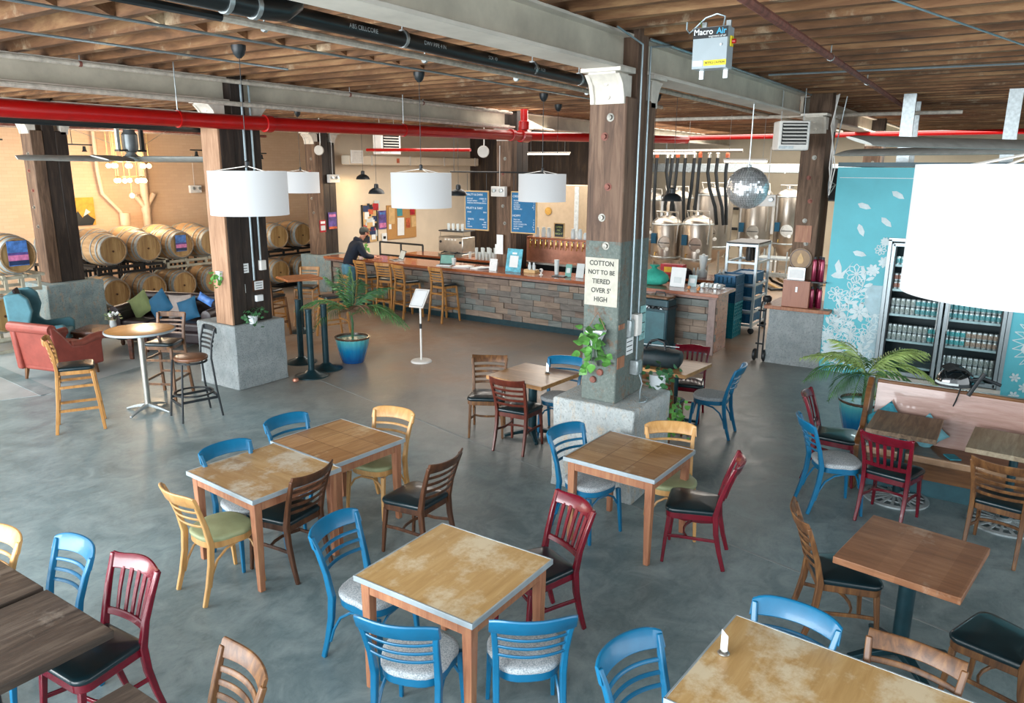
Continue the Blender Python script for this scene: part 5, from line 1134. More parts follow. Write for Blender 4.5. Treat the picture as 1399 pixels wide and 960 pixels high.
# ================================================================ lamps
def drum(label, x, y, z0, r=.38, h=.43, zc=4.19):
    t = thing('drum_pendant', label, 'pendant lamp', (x, y, 0)); n = 64
    part('shade', MB().lathe([(r, z0), (r, z0+h), (r-.004, z0+h), (r-.004, z0)], n, cap=False), m_shade, t)
    part('diffuser', MB().disc((0, 0, z0+.03), r-.006, n), m_shade, t, smooth=0)
    sp = MB()
    for k in range(3): a = 2*math.pi*k/3+.4; sp.tube([((r-.005)*math.cos(a), (r-.005)*math.sin(a), z0+h-.01), (.02*math.cos(a), .02*math.sin(a), z0+h+.045)], .0045, 5)
    part('spider', sp, m_white, t); part('socket', MB().lathe([(.022, z0+h+.03), (.022, z0+h+.09), (.008, z0+h+.10)], 12), m_black, t)
    part('cord', MB().tube([(0, 0, z0+h+.09), (0, 0, zc-.05)], .004, 5), m_black, t); part('canopy', MB().lathe([(.02, zc-.12), (.05, zc-.09), (.068, zc-.04), (.07, zc)], 20).lathe([(.012, zc-.002), (.012, 4.457)], 8), m_black, t)
    point('drum_bulb', (x, y, z0+.22), 3, (1, .95, .88), .08); return t
drum('large white drum lamp in front of the left timber column', 4.98, 6.52, 2.58); drum('white drum lamp above the middle of the room', 7.46, 6.37, 2.565); drum('white drum lamp covering the right menu board', 10.52, 6.46, 2.545)
drum('enormous near white drum lamp at the right edge', 3.06, -.04, 2.645); drum('small distant white drum lamp beside the large one', 11.15, 12.85, 2.52)
def barn(label, x, y, z, lit):
    t = thing('dome_pendant', label, 'pendant lamp', (x, y, z)); part('shade', MB().lathe([(.175, 0), (.172, .02), (.15, .07), (.09, .115), (.052, .125), (.047, .2), (.03, .215), (.0, .216)], 28, cap=False), m_black, t)
    part('inner', MB().lathe([(.17, .003), (.14, .065), (.08, .105), (0, .11)], 24, cap=False), m_white, t); part('bulb', MB().sphere((0, 0, .04), .035, 10), m_bulb if lit else m_cup, t); part('cord', MB().tube([(0, 0, .2), (0, 0, 4.457-z)], .004, 5), m_black, t)
    if lit: point('dome_bulb', (x, y, z+.0), 22, (1, .75, .45), .05)
    return t
barn('black dome lamp lit warm above the notice boards end of the bar', 12.3, 11.78, 2.50, True); barn('black dome lamp right of the middle drum lamp over the bar', 12.0, 9.3, 2.53, False); barn('black dome lamp in front of the steel tanks', 12.1, 4.9, 2.55, False)
barn('small dome lamp high above the coffee machine, left of two', 14.25, 14.1, 2.76, True)
def canopy_only(label, x, y):
    t = thing('ceiling_canopy', label, 'ceiling canopy', (x, y, 4.19)); part('canopy', MB().lathe([(.02, -.12), (.05, -.09), (.068, -.04), (.07, 0)], 20), m_black, t); part('cord', MB().tube([(0, 0, -.12), (0, 0, -1.2)], .004, 5), m_black, t)
canopy_only('small black canopy beyond the third drum lamp cord', 12.4, 7.3); canopy_only('small black canopy right of the big column', 11.5, 5.0)
# chandelier
t = thing('bulb_chandelier', 'chandelier of glowing round bulbs before the peach wall', 'chandelier', (9.97, 17.3, 0))
for (z, n_, r) in ((3.05, 8, .42), (2.72, 7, .30), (2.38, 1, 0)):
    if r: part('ring', MB().lathe([(r, z+.08), (r+.012, z+.08), (r+.012, z+.095), (r, z+.095)], 28, cap=False), m_brass, t)
    for k in range(n_):
        a = 2*math.pi*k/n_+.2; part('bulb', MB().sphere((r*math.cos(a), r*math.sin(a), z), .052, 12), m_bulb, t)
        part('rod', MB().tube([(r*math.cos(a), r*math.sin(a), z+.05), (r*math.cos(a), r*math.sin(a), 4.15)], .004, 4), m_brass, t)
point('chandelier_light', (9.97, 17.3, 2.3), 70, (1, .72, .42), .3)
point('lounge_fill_point', (9.4, 16.2, 3.2), 70, (1, .86, .7), .3)  # added fill light, set apart from the chandelier bulbs
# linear lights over the brewery
for (x, y, z, ln, lab) in ((17.5, 10.6, 3.42, 1.3, 'glowing tube light left of the big column over the tanks'), (17.5, 7.3, 3.42, 1.4, 'glowing tube light right of the big column over the tanks'), (16.4, 5.05, 3.22, .9, 'glowing tube light above the mirror ball')):
    t = thing('tube_light', lab, 'light fixture', (x, y, z)); part('housing', MB().box((0, 0, .05), (.16, ln, .04)), m_white, t); part('tube', MB().tube([(0, -ln/2, .015), (0, ln/2, .015)], .018, 8), m_tubeglow, t)
    for s in (-1, 1): part('wire', MB().tube([(0, s*ln*.4, .07), (0, s*ln*.4, 4.457-z)], .004, 4), m_galv, t)
# mirror ball
t = thing('mirror_ball', 'silver mirror ball hanging before the steel tanks', 'mirror ball', (10.12, 3.06, 2.83)); mb = MB()
for i in range(26):
    th = math.pi*(i+.5)/26; z = .265*math.cos(th); r = .265*math.sin(th); m_ = max(4, int(2*math.pi*r/.032))
    for k in range(m_):
        a = 2*math.pi*k/m_; nr = Vector((math.sin(th)*math.cos(a), math.sin(th)*math.sin(a), math.cos(th))) ; nr = (nr+Vector((random.gauss(0, .12), random.gauss(0, .12), random.gauss(0, .12)))).normalized()
        u = Vector((-math.sin(a), math.cos(a), 0)); v = nr.cross(u).normalized(); u = v.cross(nr); c_ = Vector((r*math.cos(a), r*math.sin(a), z))+nr*.002; s = .0142
        mb.add([c_-u*s-v*s, c_+u*s-v*s, c_+u*s+v*s, c_-u*s+v*s], [(0, 1, 2, 3)])
m_mir, _t, _b = newmat('mirror_tile'); _b.inputs['Metallic'].default_value = .75; _b.inputs['Roughness'].default_value = .3; _b.inputs['Base Color'].default_value = (.93, .97, 1, 1)
part('mirror_tiles', mb, m_mir, t, smooth=0); part('core', MB().sphere((0, 0, 0), .262, 24), m_galv, t); part('hanger', MB().lathe([(.03, .26), (.03, .29), (.01, .30)], 12).tube([(0, 0, .29), (0, 0, 1.05)], .008, 6), m_galv, t)
# ================================================================ ceiling fans
def fan(label, x, y, z, rad, angs, rz0=0, top=3.87):
    t = thing('ceiling_fan', label, 'ceiling fan', (x, y, z))
    part('hub', MB().lathe([(.16, -.04), (.18, -.03), (.18, .03), (.10, .05), (.06, .10)], 24), m_galv, t)
    part('motor', MB().lathe([(.07, .1), (.11, .13), (.12, .2), (.12, .38), (.09, .42), (.085, .55), (.05, .57)], 20), plain('grey_motor_paint', '#6E7476', .4, metal=.5) if 'grey_motor_paint' not in bpy.data.materials else bpy.data.materials['grey_motor_paint'], t)
    for s in (-1, 1): part('mount_bar', MB().box((s*.2, 0, (.12+top-z)/2), (.05, .06, top-z-.12)), m_black if s > 0 else m_galv, t)
    part('mount_plate', MB().box((0, 0, .13), (.46, .14, .03)), m_black, t)
    for k, a in enumerate(angs):
        b = MB(); rs = []
        for (u, c_, th) in ((.15, .09, .02), (.4, .16, .028), (rad-.1, .15, .022), (rad, .13, .012)):
            ring = []
            for q in range(10):
                g = 2*math.pi*q/10; cy = c_*math.cos(g)/1; cz = th*math.sin(g); p_ = R(-14); ring.append((u, cy*math.cos(p_)-cz*math.sin(p_), cy*math.sin(p_)+cz*math.cos(p_)))
            rs.append(ring)
        b.rings(rs); b.xf(Matrix.Rotation(R(a), 4, 'Z')); part('blade', b, plain('grey_blade', '#B4B8B4', .5, metal=.1) if 'grey_blade' not in bpy.data.materials else bpy.data.materials['grey_blade'], t)
    for s in (-1, 1): part('guy_wire', MB().tube([(s*.2, 0, .2), (s*1.4, .6, top-z)], .003, 4), m_galv, t)
    return t
fan('big grey ceiling fan with exposed motor before the peach wall', 7.09, 12.2, 3.16, 1.6, [-15+60*k for k in range(6)])
fan('big grey ceiling fan whose blades reach in above the mural', 8.25, -.6, 3.26, 2.85, [145, 60, -30, -120])
# control box
t = thing('fan_control_box', 'white fan control box with black name strip hung near the main beam', 'control box', (5.42, 1.98, 3.88))
part('enclosure', MB().box((.08, 0, 0), (.16, .31, .34)), plain('pale_blue_grey_enclosure', '#9AA8AE', .4, var=.03), t, bevel=.004)
part('name_strip', MB().box((-.003, 0, .122), (.006, .31, .085)), m_ink, t); part('caution_label', MB().box((-.003, -.055, -.125), (.006, .20, .045)), plain('yellow_label', '#E6D21C', .5, var=.02), t)
part('white_label', MB().box((-.003, .10, -.125), (.006, .09, .045)), m_paper, t)
text('name_lettering', 'Macro', .068, (-.0075, .148, .130), FX, m_paper, t, align='LEFT', sx=.98, bold=.0012); text('name_lettering', 'Air', .068, (-.0075, -.142, .130), FX, plain('cyan_lettering', '#3FB4E0', .5), t, align='RIGHT', sx=.98, bold=.0012); text('name_lettering', 'engineers of air', .026, (-.0075, -.142, .092), FX, m_paper, t, align='RIGHT', sx=.95)
text('label_lettering', 'NOTICE CAUTION', .026, (-.0075, -.055, -.125), FX, m_ink, t, sx=.8)
part('rotary_switch', MB().box((.08, -.165, .05), (.06, .012, .085)), bpy.data.materials['yellow_label'], t); part('switch_knob', MB().lathe([(.02, -.0), (.02, -.03), (0, -.03)], 12, (.08, -.17, .05), 'Y'), m_red, t)
for y in (-.1, .12): part('strut', MB().box((.175, y, .0), (.03, .04, .48)), m_galv, t)
part('latch', MB().lathe([(.011, 0), (.011, -.01), (0, -.01)], 10, (0, -.10, .02), 'X'), m_galv, t)
part('flex_conduit', MB().tube([(.08, -.08, .17), (.09, -.09, .26), (.08, -.02, .285), (.08, .08, .26), (.10, .19, .18), (.10, .23, .15), (.08, .25, .18), (.08, .25, .24)], .008, 6), m_conduit, t)
part('green_wire', MB().tube([(.06, .1, .17), (.06, .12, .24)], .003, 5), m_leaf, t); t.scale = (.80, .80, .80)
# unit heaters and white discs
def heater(label, x, y, z, rz, s=1):
    t = thing('unit_heater', label, 'heater', (x, y, z), rz); part('cabinet', MB().box((0, .18, 0), (.55*s, .36, .52*s)), m_white, t, bevel=.02)
    for k in range(6): part('louvre', MB().box((0, -.012, (-.12+.062*k)*s), (.42*s, .05, .012), mat=Matrix.Rotation(R(25), 3, 'X')), m_white, t)
    part('opening', MB().box((0, -.002, .03*s), (.44*s, .006, .38*s)), m_dark, t); part('badge', MB().box((-.1, -.004, -.21*s), (.2, .008, .04)), m_galv, t)
    for a in (-.2, .2): part('hanger', MB().tube([(a*s, .18, .26*s), (a*s, .18, 4.457-z)], .006, 5), m_galv, t)
    return t
heater('white louvred heater hung above the cream wall', 13.7, 12.6, 3.62, R(-14)); heater('white louvred heater left of the column by the mural', 11.45, 2.86, 3.54, R(-62), .78)
for (x, y, z, lab) in ((12.7, 9.2, 3.38, 'white round speaker disc by the bar column'), (13.0, 14.3, 3.45, 'white round disc by the dark column with posters')):
    t = thing('ceiling_speaker', lab, 'speaker', (x, y, z), R(-60)); part('disc', MB().lathe([(.11, 0), (.12, .03), (.10, .06), (.04, .09)], 24, (0, 0, 0), 'Y'), m_offw, t); part('arm', MB().tube([(0, .1, 0), (0, .15, .2), (0, .12, 4.457-z)], .012, 6), m_white, t)
# ================================================================ mural wall with the drinks fridge
m_mural = plain('turquoise_wall_paint', '#5FC0CE', .55, var=.06, scale=2, world=True)
m_line = plain('pale_mural_line', '#D5E6EA', .6, var=.08)
WX = 12.32
struct('wall_mural_left', MB().box((WX+.08, 1.99, 1.555), (.16, .82, 3.11)), m_mural, smooth=0)
struct('wall_mural_top', MB().box((WX+.08, .77, 2.60), (.16, 1.62, 1.02)), m_mural, smooth=0)
struct('wall_mural_right', MB().box((WX+.08, -4.52, 1.555), (.16, 8.96, 3.11)), m_mural, smooth=0)
struct('wall_cooler_side', MB().box((14.2, 2.36, 1.555), (3.7, .08, 3.11)), m_offw, smooth=0)
struct('ceiling_cooler', MB().box((14.3, -3.3, 3.15), (4.0, 11.4, .06)), m_iron, smooth=0)
MC = [0]
def mur(poly, b, off=.004):
    MC[0] += 1; off = off+.00011*(MC[0] % 60); b.extr(poly, (-off, 0, 0), lambda u, v: (WX-.001, u, v))
fl = MB(); rnd = random.Random(5)
def line(b, pts, w_=.012):
    for (a, c_) in zip(pts, pts[1:]):
        dx, dy = c_[0]-a[0], c_[1]-a[1]; l_ = math.hypot(dx, dy) or 1; nx, ny = -dy/l_*w_/2, dx/l_*w_/2
        mur([(a[0]+nx, a[1]+ny), (c_[0]+nx, c_[1]+ny), (c_[0]-nx, c_[1]-ny), (a[0]-nx, a[1]-ny)], b)
def petal(b, cy, cz, a, r, w_=.3, fill=False):
    P = [(cy+r*u*math.cos(a)-r*v*w_*math.sin(a), cz+r*u*math.sin(a)+r*v*w_*math.cos(a)) for u, v in ((.1, 0), (.4, .7), (.75, .8), (1, 0), (.75, -.8), (.4, -.7))]
    if fill: mur(P, b)
    else: line(b, P+[P[0]], .011)
def flower(b, cy, cz, r, n=9, fill=False):
    a0 = rnd.uniform(0, 1)
    for k in range(n): petal(b, cy, cz, a0+2*math.pi*k/n, r, .28, fill)
    mur([(cy+r*.18*math.cos(q*.785), cz+r*.18*math.sin(q*.785)) for q in range(8)], b)
def sprig(b, y0, z0, y1, z1, n=12):
    pts = [(y0+(y1-y0)*k/n+.05*math.sin(k*.7), z0+(z1-z0)*k/n) for k in range(n+1)]; line(b, pts, .012)
    for k in range(1, n+1):
        a = math.atan2(z1-z0, y1-y0)
        for s in (-1, 1): petal(b, pts[k][0], pts[k][1], a+s*rnd.uniform(.6, 1.0), rnd.uniform(.09, .16), .22, rnd.random() < .5)
# y grows to the picture's left
for (y, z, r) in ((1.98, 1.55, .15), (1.80, 1.22, .13), (2.24, 1.22, .12), (1.88, .98, .16), (1.96, .62, .15), (2.18, .8, .12), (1.72, .7, .14), (1.66, .95, .15), (2.22, .35, .15), (1.85, .3, .16), (2.1, .12, .14), (1.66, .4, .13), (1.62, 1.75, .09), (1.69, 1.93, .08), (1.64, 2.05, .07), (1.76, 1.62, .10), (2.0, .42, .12), (2.3, .55, .1)):
    flower(fl, y, z, r, rnd.choice((7, 8, 9, 10)), rnd.random() < .45)
sprig(fl, 2.3, .1, 1.95, 1.4); sprig(fl, 2.1, .05, 2.25, .9, 9); sprig(fl, 1.9, .1, 2.05, .8, 8); sprig(fl, 2.0, .05, 1.8, .6, 8); sprig(fl, 2.2, .7, 1.85, 1.55, 9); sprig(fl, 2.35, .4, 2.15, 1.2, 10); sprig(fl, 1.75, .1, 1.7, 1.0, 9)
# fluttering petals and a bird
for (y, z, a) in ((1.98, 2.55, .3), (1.99, 2.2, 1.1), (1.97, 1.85, .2), (1.55, 2.72, .5), (1.66, 2.33, .7)):
    P = [(y+.10*math.cos(a)*u-.045*math.sin(a)*v, z+.10*math.sin(a)*u+.045*math.cos(a)*v) for u, v in ((-1, 0), (-.4, .9), (.5, .9), (1, .2), (.5, -.8), (-.4, -.7))]; mur(P, fl)
mur([(2.34, 1.50), (2.28, 1.55), (2.22, 1.56), (2.17, 1.52), (2.15, 1.47), (2.22, 1.46), (2.30, 1.47)], fl); mur([(2.26, 1.54), (2.30, 1.66), (2.25, 1.75), (2.20, 1.64), (2.19, 1.54)], fl); mur([(2.20, 1.54), (2.12, 1.62), (2.04, 1.74), (2.12, 1.60), (2.16, 1.50)], fl)
line(fl, [(2.36, 2.96), (1.2, 2.96)], .01)
# pale fields
part_f = part('mural_painting', fl, m_line, smooth=0); tag(part_f, 'white flower drawing painted on the turquoise wall left of the fridge', 'mural')
fl2 = MB(); mur([(1.60, 1.40), (1.60, .05), (1.72, .05), (1.78, .5), (1.70, .9), (1.82, 1.1), (1.84, 1.40)], fl2, .003)
tag(part('mural_painting', fl2, plain('pale_lavender_paint', '#B0D0DA', .6, var=.1), smooth=0), 'pale lavender field painted beside the left edge of the fridge', 'mural')
fl3 = MB(); rr2 = random.Random(2)
mur([(-.55+.40*math.cos(2*math.pi*k/28)*(1 if k % 2 else .86)-.05, .80+.55*math.sin(2*math.pi*k/28)*(1 if k % 2 else .88)) for k in range(28)], fl3, .003)
for k in range(26): a = 2*math.pi*k/26; petal(fl3, -.6, .8, a, .5, .1)
for (y, z) in ((-.2, .28), (-.32, .15), (-.22, .02), (-.5, .1)): flower(fl3, y, z, .07, 6, True)
tag(part('mural_painting', fl3, m_line, smooth=0), 'large white chrysanthemum painted right of the fridge', 'mural')
# fridge
t = thing('display_fridge', 'two door glass drinks fridge built into the turquoise wall', 'fridge', (WX, .77, 0)); m_fr = plain('silver_fridge_frame', '#AAB7BC', .35, metal=.5, var=.05); m_fin = plain('dark_fridge_lining', '#0E2D33', .5, var=.1)
y0, y1, zz0, zz1 = -.78, .78, .06, 2.06
fb = MB().box((.62, 0, 1.05), (.04, 1.56, 2.06)).box((.32, .77, 1.05), (.62, .02, 2.06)).box((.32, -.77, 1.05), (.62, .02, 2.06)).box((.32, 0, 2.06), (.62, 1.56, .02)).box((.32, 0, .07), (.62, 1.56, .05)); part('lining', fb, m_fin, t, smooth=0)
part('sill', MB().box((-.01, 0, .035), (.1, 1.66, .07)), m_offw, t, bevel=.004)
part('outer_frame', MB().box((0, .8, 1.06), (.06, .05, 2.06)).box((0, -.8, 1.06), (.06, .05, 2.06)).box((0, 0, 2.09), (.06, 1.65, .05)), m_fr, t, bevel=.003)
for s in (-1, 1):
    d = part('door', MB().box((-.01, s*.39+.355, 1.06), (.045, .045, 1.94)).box((-.01, s*.39-.355, 1.06), (.045, .045, 1.94)).box((-.01, s*.39, 2.02), (.045, .72, .05)).box((-.01, s*.39, .115), (.045, .72, .06)), m_fr, t, bevel=.003)
    part('handle', MB().tube([(-.03, s*.07, .8), (-.065, s*.07, .84), (-.065, s*.07, 1.25), (-.03, s*.07, 1.29)], .009, 8), m_galv, d)
    part('gasket', MB().box((.016, s*.39+.325, 1.06), (.012, .02, 1.86)).box((.016, s*.39-.325, 1.06), (.012, .02, 1.86)), m_black, d)
m_shelf = plain('pale_wire_shelf', '#9FC0C4', .4, metal=.2)
SH = [.22, .60, .99, 1.36, 1.72]
for z in SH:
    for s in (-1, 1): part('shelf', MB().box((.30, s*.385, z-.012), (.50, .73, .012)).box((.05, s*.385, z-.008), (.012, .73, .034)), m_shelf, t)
l = bpy.data.lights.new('fridge_light', 'AREA'); l.shape = 'RECTANGLE'; l.size = 1.3; l.size_y = .06; l.energy = 9; l.color = (.8, 1, 1); o = bpy.data.objects.new('fridge_light', l); C.objects.link(o); o.location = (WX+.08, .77, 2.0); o.rotation_euler = (0, R(20), 0); l.size, l.size_y = .06, 1.3
def can(nm, mat, mat2):
    b = MB().lathe([(.026, 0), (.033, .008), (.033, .03)], 12); b.m = 1; b.lathe([(.0333, .03), (.0333, .09)], 12, cap=False); b.m = 0; b.lathe([(.033, .09), (.033, .108), (.027, .12)], 12); return part('drink_can', b, [mat, mat2], None)
m_cans = plain('can_silver', '#A9B8BA', .3, metal=.6); protoc = [can('a', m_cans, plain('can_pale_'+n_, c_, .4, var=.45, scale=40)) for n_, c_ in (('grey', '#9FB0AC'), ('teal', '#5FA8AE'), ('tan', '#A89A8A'), ('pinkdot', '#4FB0B4'), ('rust', '#A87A6A'))]
usedc = [False]*5
def putcan(i, x, y, z, label, group):
    if not usedc[i]: o = protoc[i]; usedc[i] = True
    else: o = protoc[i].copy(); C.objects.link(o)
    o.location = (x, y, z); tag(o, label, 'can', group)
rnd = random.Random(4)
def canrow(shelf, side, kinds, lab, stack=2, n=10):
    for lv in range(stack):
        for k in range(n):
            y = .77+(.05+.068*(n-1-k)+.02 if side > 0 else -.07-.068*k); i = kinds(k)
            putcan(i, WX+.10, y, SH[shelf]+.121*lv, 'drink can %s' % (lab), 'cans %s' % (lab))
ORD = ('first', 'second', 'third', 'fourth', 'fifth', 'sixth', 'seventh', 'eighth', 'ninth', 'tenth')
def canrow(shelf, side, kinds, where, door, stack=2, n=10):
    for lv in range(stack):
        for k in range(n):
            y = .77+(.05+.068*(9-k)+.02 if side > 0 else -.07-.068*k); i = kinds(k)
            putcan(i, WX+.10, y, SH[shelf]+.121*lv, 'drink can %s from left, %s layer, %s shelf, %s fridge door' % (ORD[k], ('lower', 'upper')[lv], where, door), 'cans on the %s shelf of the %s fridge door' % (where, door))
canrow(2, 1, lambda k: 0 if k < 5 else 1, 'middle', 'left')
canrow(1, 1, lambda k: 0 if k < 8 else 3, 'second lowest', 'left')
canrow(2, -1, lambda k: 1, 'middle', 'right')
canrow(1, -1, lambda k: 3 if k < 4 else 2, 'second lowest', 'right')
canrow(0, -1, lambda k: 0, 'lowest', 'right')
canrow(3, 1, lambda k: 4, 'upper', 'left', 2, 3)
canrow(4, 1, lambda k: 1, 'topmost', 'left', 1, 3)
for o in protoc:
    if 'label' not in o: bpy.data.objects.remove(o)
# galvanised channels standing on the cooler roof
for i, (x, y) in enumerate(((13.1, 1.65), (14.6, 1.75), (13.0, .32), (14.4, .35))):
    t = thing('steel_channel', 'vertical galvanised channel above the mural, %s' % ('first from the left', 'second from the left', 'third from the left', 'rightmost')[i], 'steel channel', (x, y, 3.18)); part('web', MB().box((0, 0, .5), (.012, .17, 1.0)), m_galv, t); part('flange', MB().box((.03, .08, .5), (.06, .012, 1.0)).box((.03, -.08, .5), (.06, .012, 1.0)), m_galv, t)
t = thing('loudspeaker', 'black loudspeaker hung beside the column left of the mural', 'speaker', (12.75, 2.46, 2.85)); part('cabinet', MB().box((0, 0, 0), (.26, .2, .5)), m_black, t, bevel=.01); part('grille', MB().box((-.135, 0, 0), (.01, .17, .46)), m_dark, t); part('yoke', MB().tube([(0, .12, -.2), (0, .14, 0), (0, .12, .3), (0, 0, 1.3)], .01, 6), m_galv, t)
for k in range(3): tag(part('loose_cable', MB().tube([(12.5-.1*k, 2.56-.04*k, 4.15), (12.42-.1*k, 2.54, 3.7), (12.3, 2.52-.04*k, 3.1), (12.35, 2.5, 2.9-.1*k), (12.58, 2.46, 2.85)], .008, 6), m_white), 'white cable drooping from the beam to the speaker by the column, %s' % ('rightmost', 'middle', 'leftmost')[k], 'cable')
# ================================================================ things round the right column
t = thing('counter_slab', 'wooden slab top on the grey block of the column by the mural', 'counter', (12.62, 2.78, .915)); part('slab', MB().box((-.02, -.02, .03), (.98, .98, .055)), m_tabl, t, bevel=.006)
t = thing('wooden_box', 'reddish wooden ballot box on the slab by the column', 'box', (12.27, 2.80, .976)); part('box_body', MB().box((0, 0, .2), (.22, .40, .40)), wood('red_box_wood', '#8A5A48', '#A06C56', axis=2, rough=.4), t, bevel=.004); part('lid', MB().box((0, 0, .408), (.23, .41, .015)), bpy.data.materials['red_box_wood'], t); part('hasp', MB().box((-.115, -.01, .28), (.01, .03, .08)), m_galv, t)
poster(12.27, 2.84, 1.485, .26, .20, m_galv, 'framed white card on top of the reddish wooden box', 'X', bands=((0, .7, .8, m_paper),), cat='sign', nm='framed_card')
m_burg = plain('burgundy_bottle_metal', '#7A1638', .25, metal=.5, var=.15, coat=.4)
bp = part('growler_bottle', MB().lathe([(.034, 0), (.037, .01), (.037, .24), (.026, .27), (.022, .28)], 16), m_burg); part('cap', MB().lathe([(.027, .27), (.027, .30), (0, .302)], 12), m_black, bp)
pos = [(12.27, 2.58, .976), (12.30, 2.47, .976), (12.40, 2.52, .976), (12.27, 2.58, 1.395), (12.28, 2.47, 1.395), (12.38, 2.53, 1.395)]
for k, (x, y, z) in enumerate(pos):
    c = bp if k == 0 else dup(bp, (x, y, z)); c.location = (x, y, z); c.scale = (1, 1, 1.25 if k > 2 else 1.1)
    tag(c, 'tall burgundy metal bottle by the mural, %s row, %s' % ('upper' if k > 2 else 'lower', ('leftmost', 'rightmost', 'rear one')[k % 3]), 'bottle', 'burgundy bottles, %s row' % ('upper' if k > 2 else 'lower'))
t = thing('bottle_shelf', 'small black shelf holding the upper burgundy bottles', 'shelf', (12.33, 2.52, 1.37)); part('shelf_board', MB().box((0, 0, .012), (.26, .26, .02)), m_black, t); part('bracket', MB().box((.1, .0, -.19), (.02, .02, .40)).box((.1, .1, -.19), (.02, .02, .40)), m_black, t)
t = thing('hand_truck', 'black folded hand truck leaning on the left of the slab block', 'hand truck', (12.28, 3.26, 0))
for y in (0, .08): part('rail', MB().tube([(0, y, .05), (0, y, .85), (.05, y, .98), (.14, y-.03, 1.02)], .014, 8), m_black, t)
for z in (.3, .6, .85): part('crossbar', MB().tube([(0, 0, z), (0, .12, z)], .015, 6), m_black, t)
for y in (-.02, .14): part('wheel', MB().lathe([(.09, -.02), (.10, -.01), (.10, .01), (.09, .02)], 18, (.06, y, .10), 'Y'), m_black, t)
part('wrap', MB().lathe([(.05, 0), (.07, .03), (.07, .08), (.04, .11)], 14, (.1, .02, .98)), m_black, t)
# upright drum case, black bag
t = thing('equipment_case', 'tall dark teal case with a strap standing against the bar end', 'case', (11.88, 4.92, 0), R(-4))
part('case_body', MB().box((0, 0, .53), (.34, .46, .86)), m_iron, t, bevel=.03, seg=3); part('front_panel', MB().box((-.172, 0, .45), (.012, .37, .58)), plain('teal_panel', '#2E5F68', .4), t, bevel=.004)
part('strap', MB().box((0, 0, .81), (.37, .48, .05)), m_black, t, bevel=.008); part('lid_pad', MB().box((0, 0, .975), (.31, .42, .05)), m_brnl, t, bevel=.015); part('handle', MB().tube([(0, -.1, .99), (0, -.08, 1.05), (0, .08, 1.05), (0, .1, .99)], .012, 6), m_black, t)
for a in (-.12, .12):
    for b_ in (-.17, .17): part('caster', MB().lathe([(.03, -.015), (.045, -.01), (.045, .01), (.03, .015)], 12, (a, b_, .045), 'Y'), m_black, t)
for a in (-.12, .12): part('buckle', MB().box((-.195, a, .81), (.015, .06, .035)), m_galv, t)
for a in (-.15, -.05, .06): part('bungee_knot', MB().tube([(-.19, a, .80), (-.22, a+.03, .84), (-.2, a+.07, .79)], .012, 6), m_black, t)
t = thing('duffel_bag', 'black duffel bag lying on the table right of the big column', 'bag', (8.33, 3.45, .752), R(100)); rs = []
for (u, k) in ((-.30, .55), (-.28, .85), (-.2, 1), (0, 1.04), (.2, 1), (.28, .85), (.30, .55)):
    rs.append([(u, (.17+.012*math.sin(u*23))*k*math.copysign(abs(math.cos(g))**.7, math.cos(g)), .105+.105*k*(1+.10*math.sin(u*17+g))*math.copysign(abs(math.sin(g))**.6, math.sin(g))) for g in [2*math.pi*q/20 for q in range(20)]])
part('bag_body', MB().rings(rs), plain('black_teal_nylon', '#14272C', .6, var=.35, scale=14), t, smooth=70)
for s in (-1, 1): part('strap_handle', MB().tube([(-.12, s*.09, .22), (-.09, s*.05, .30), (0, s*.02, .32), (.09, s*.05, .29), (.12, s*.09, .22)], .012, 6), m_black, t)
part('zip', MB().tube([(-.26, 0, .25), (.26, 0, .252)], .007, 5), m_galv, t)
# table cards
def tcard(label, x, y):
    t = thing('table_card', label, 'card', (x, y, .7515)); part('base', MB().lathe([(.028, 0), (.03, .006), (.022, .016), (.012, .02)], 16), m_steel, t); part('card', MB().extr([(-.017, .015), (.017, .015), (.017, .10), (-.017, .13)], (.003, 0, 0), lambda u, v: (0, -u, v)), m_paper, t); return t
tcard('small white card in a round steel holder on the big bottom right table', 3.28, .93)
tcard('small white card in a holder on the table left of the big column', 7.25, 4.34)
tag(part('napkin', MB().box((7.82, .25, .4565), (.14, .1, .012), rz=.5), m_tealp), 'pale teal napkin on the pew seat under the striped table', 'napkin')
tag(part('floor_lamp_cup', MB().lathe([(.03, 0), (.05, .02), (.04, .05), (0, .055)], 14, (7.08, 8.52, .001)), m_copper), 'small copper dome on the floor by the left pedestal corner', 'ornament')
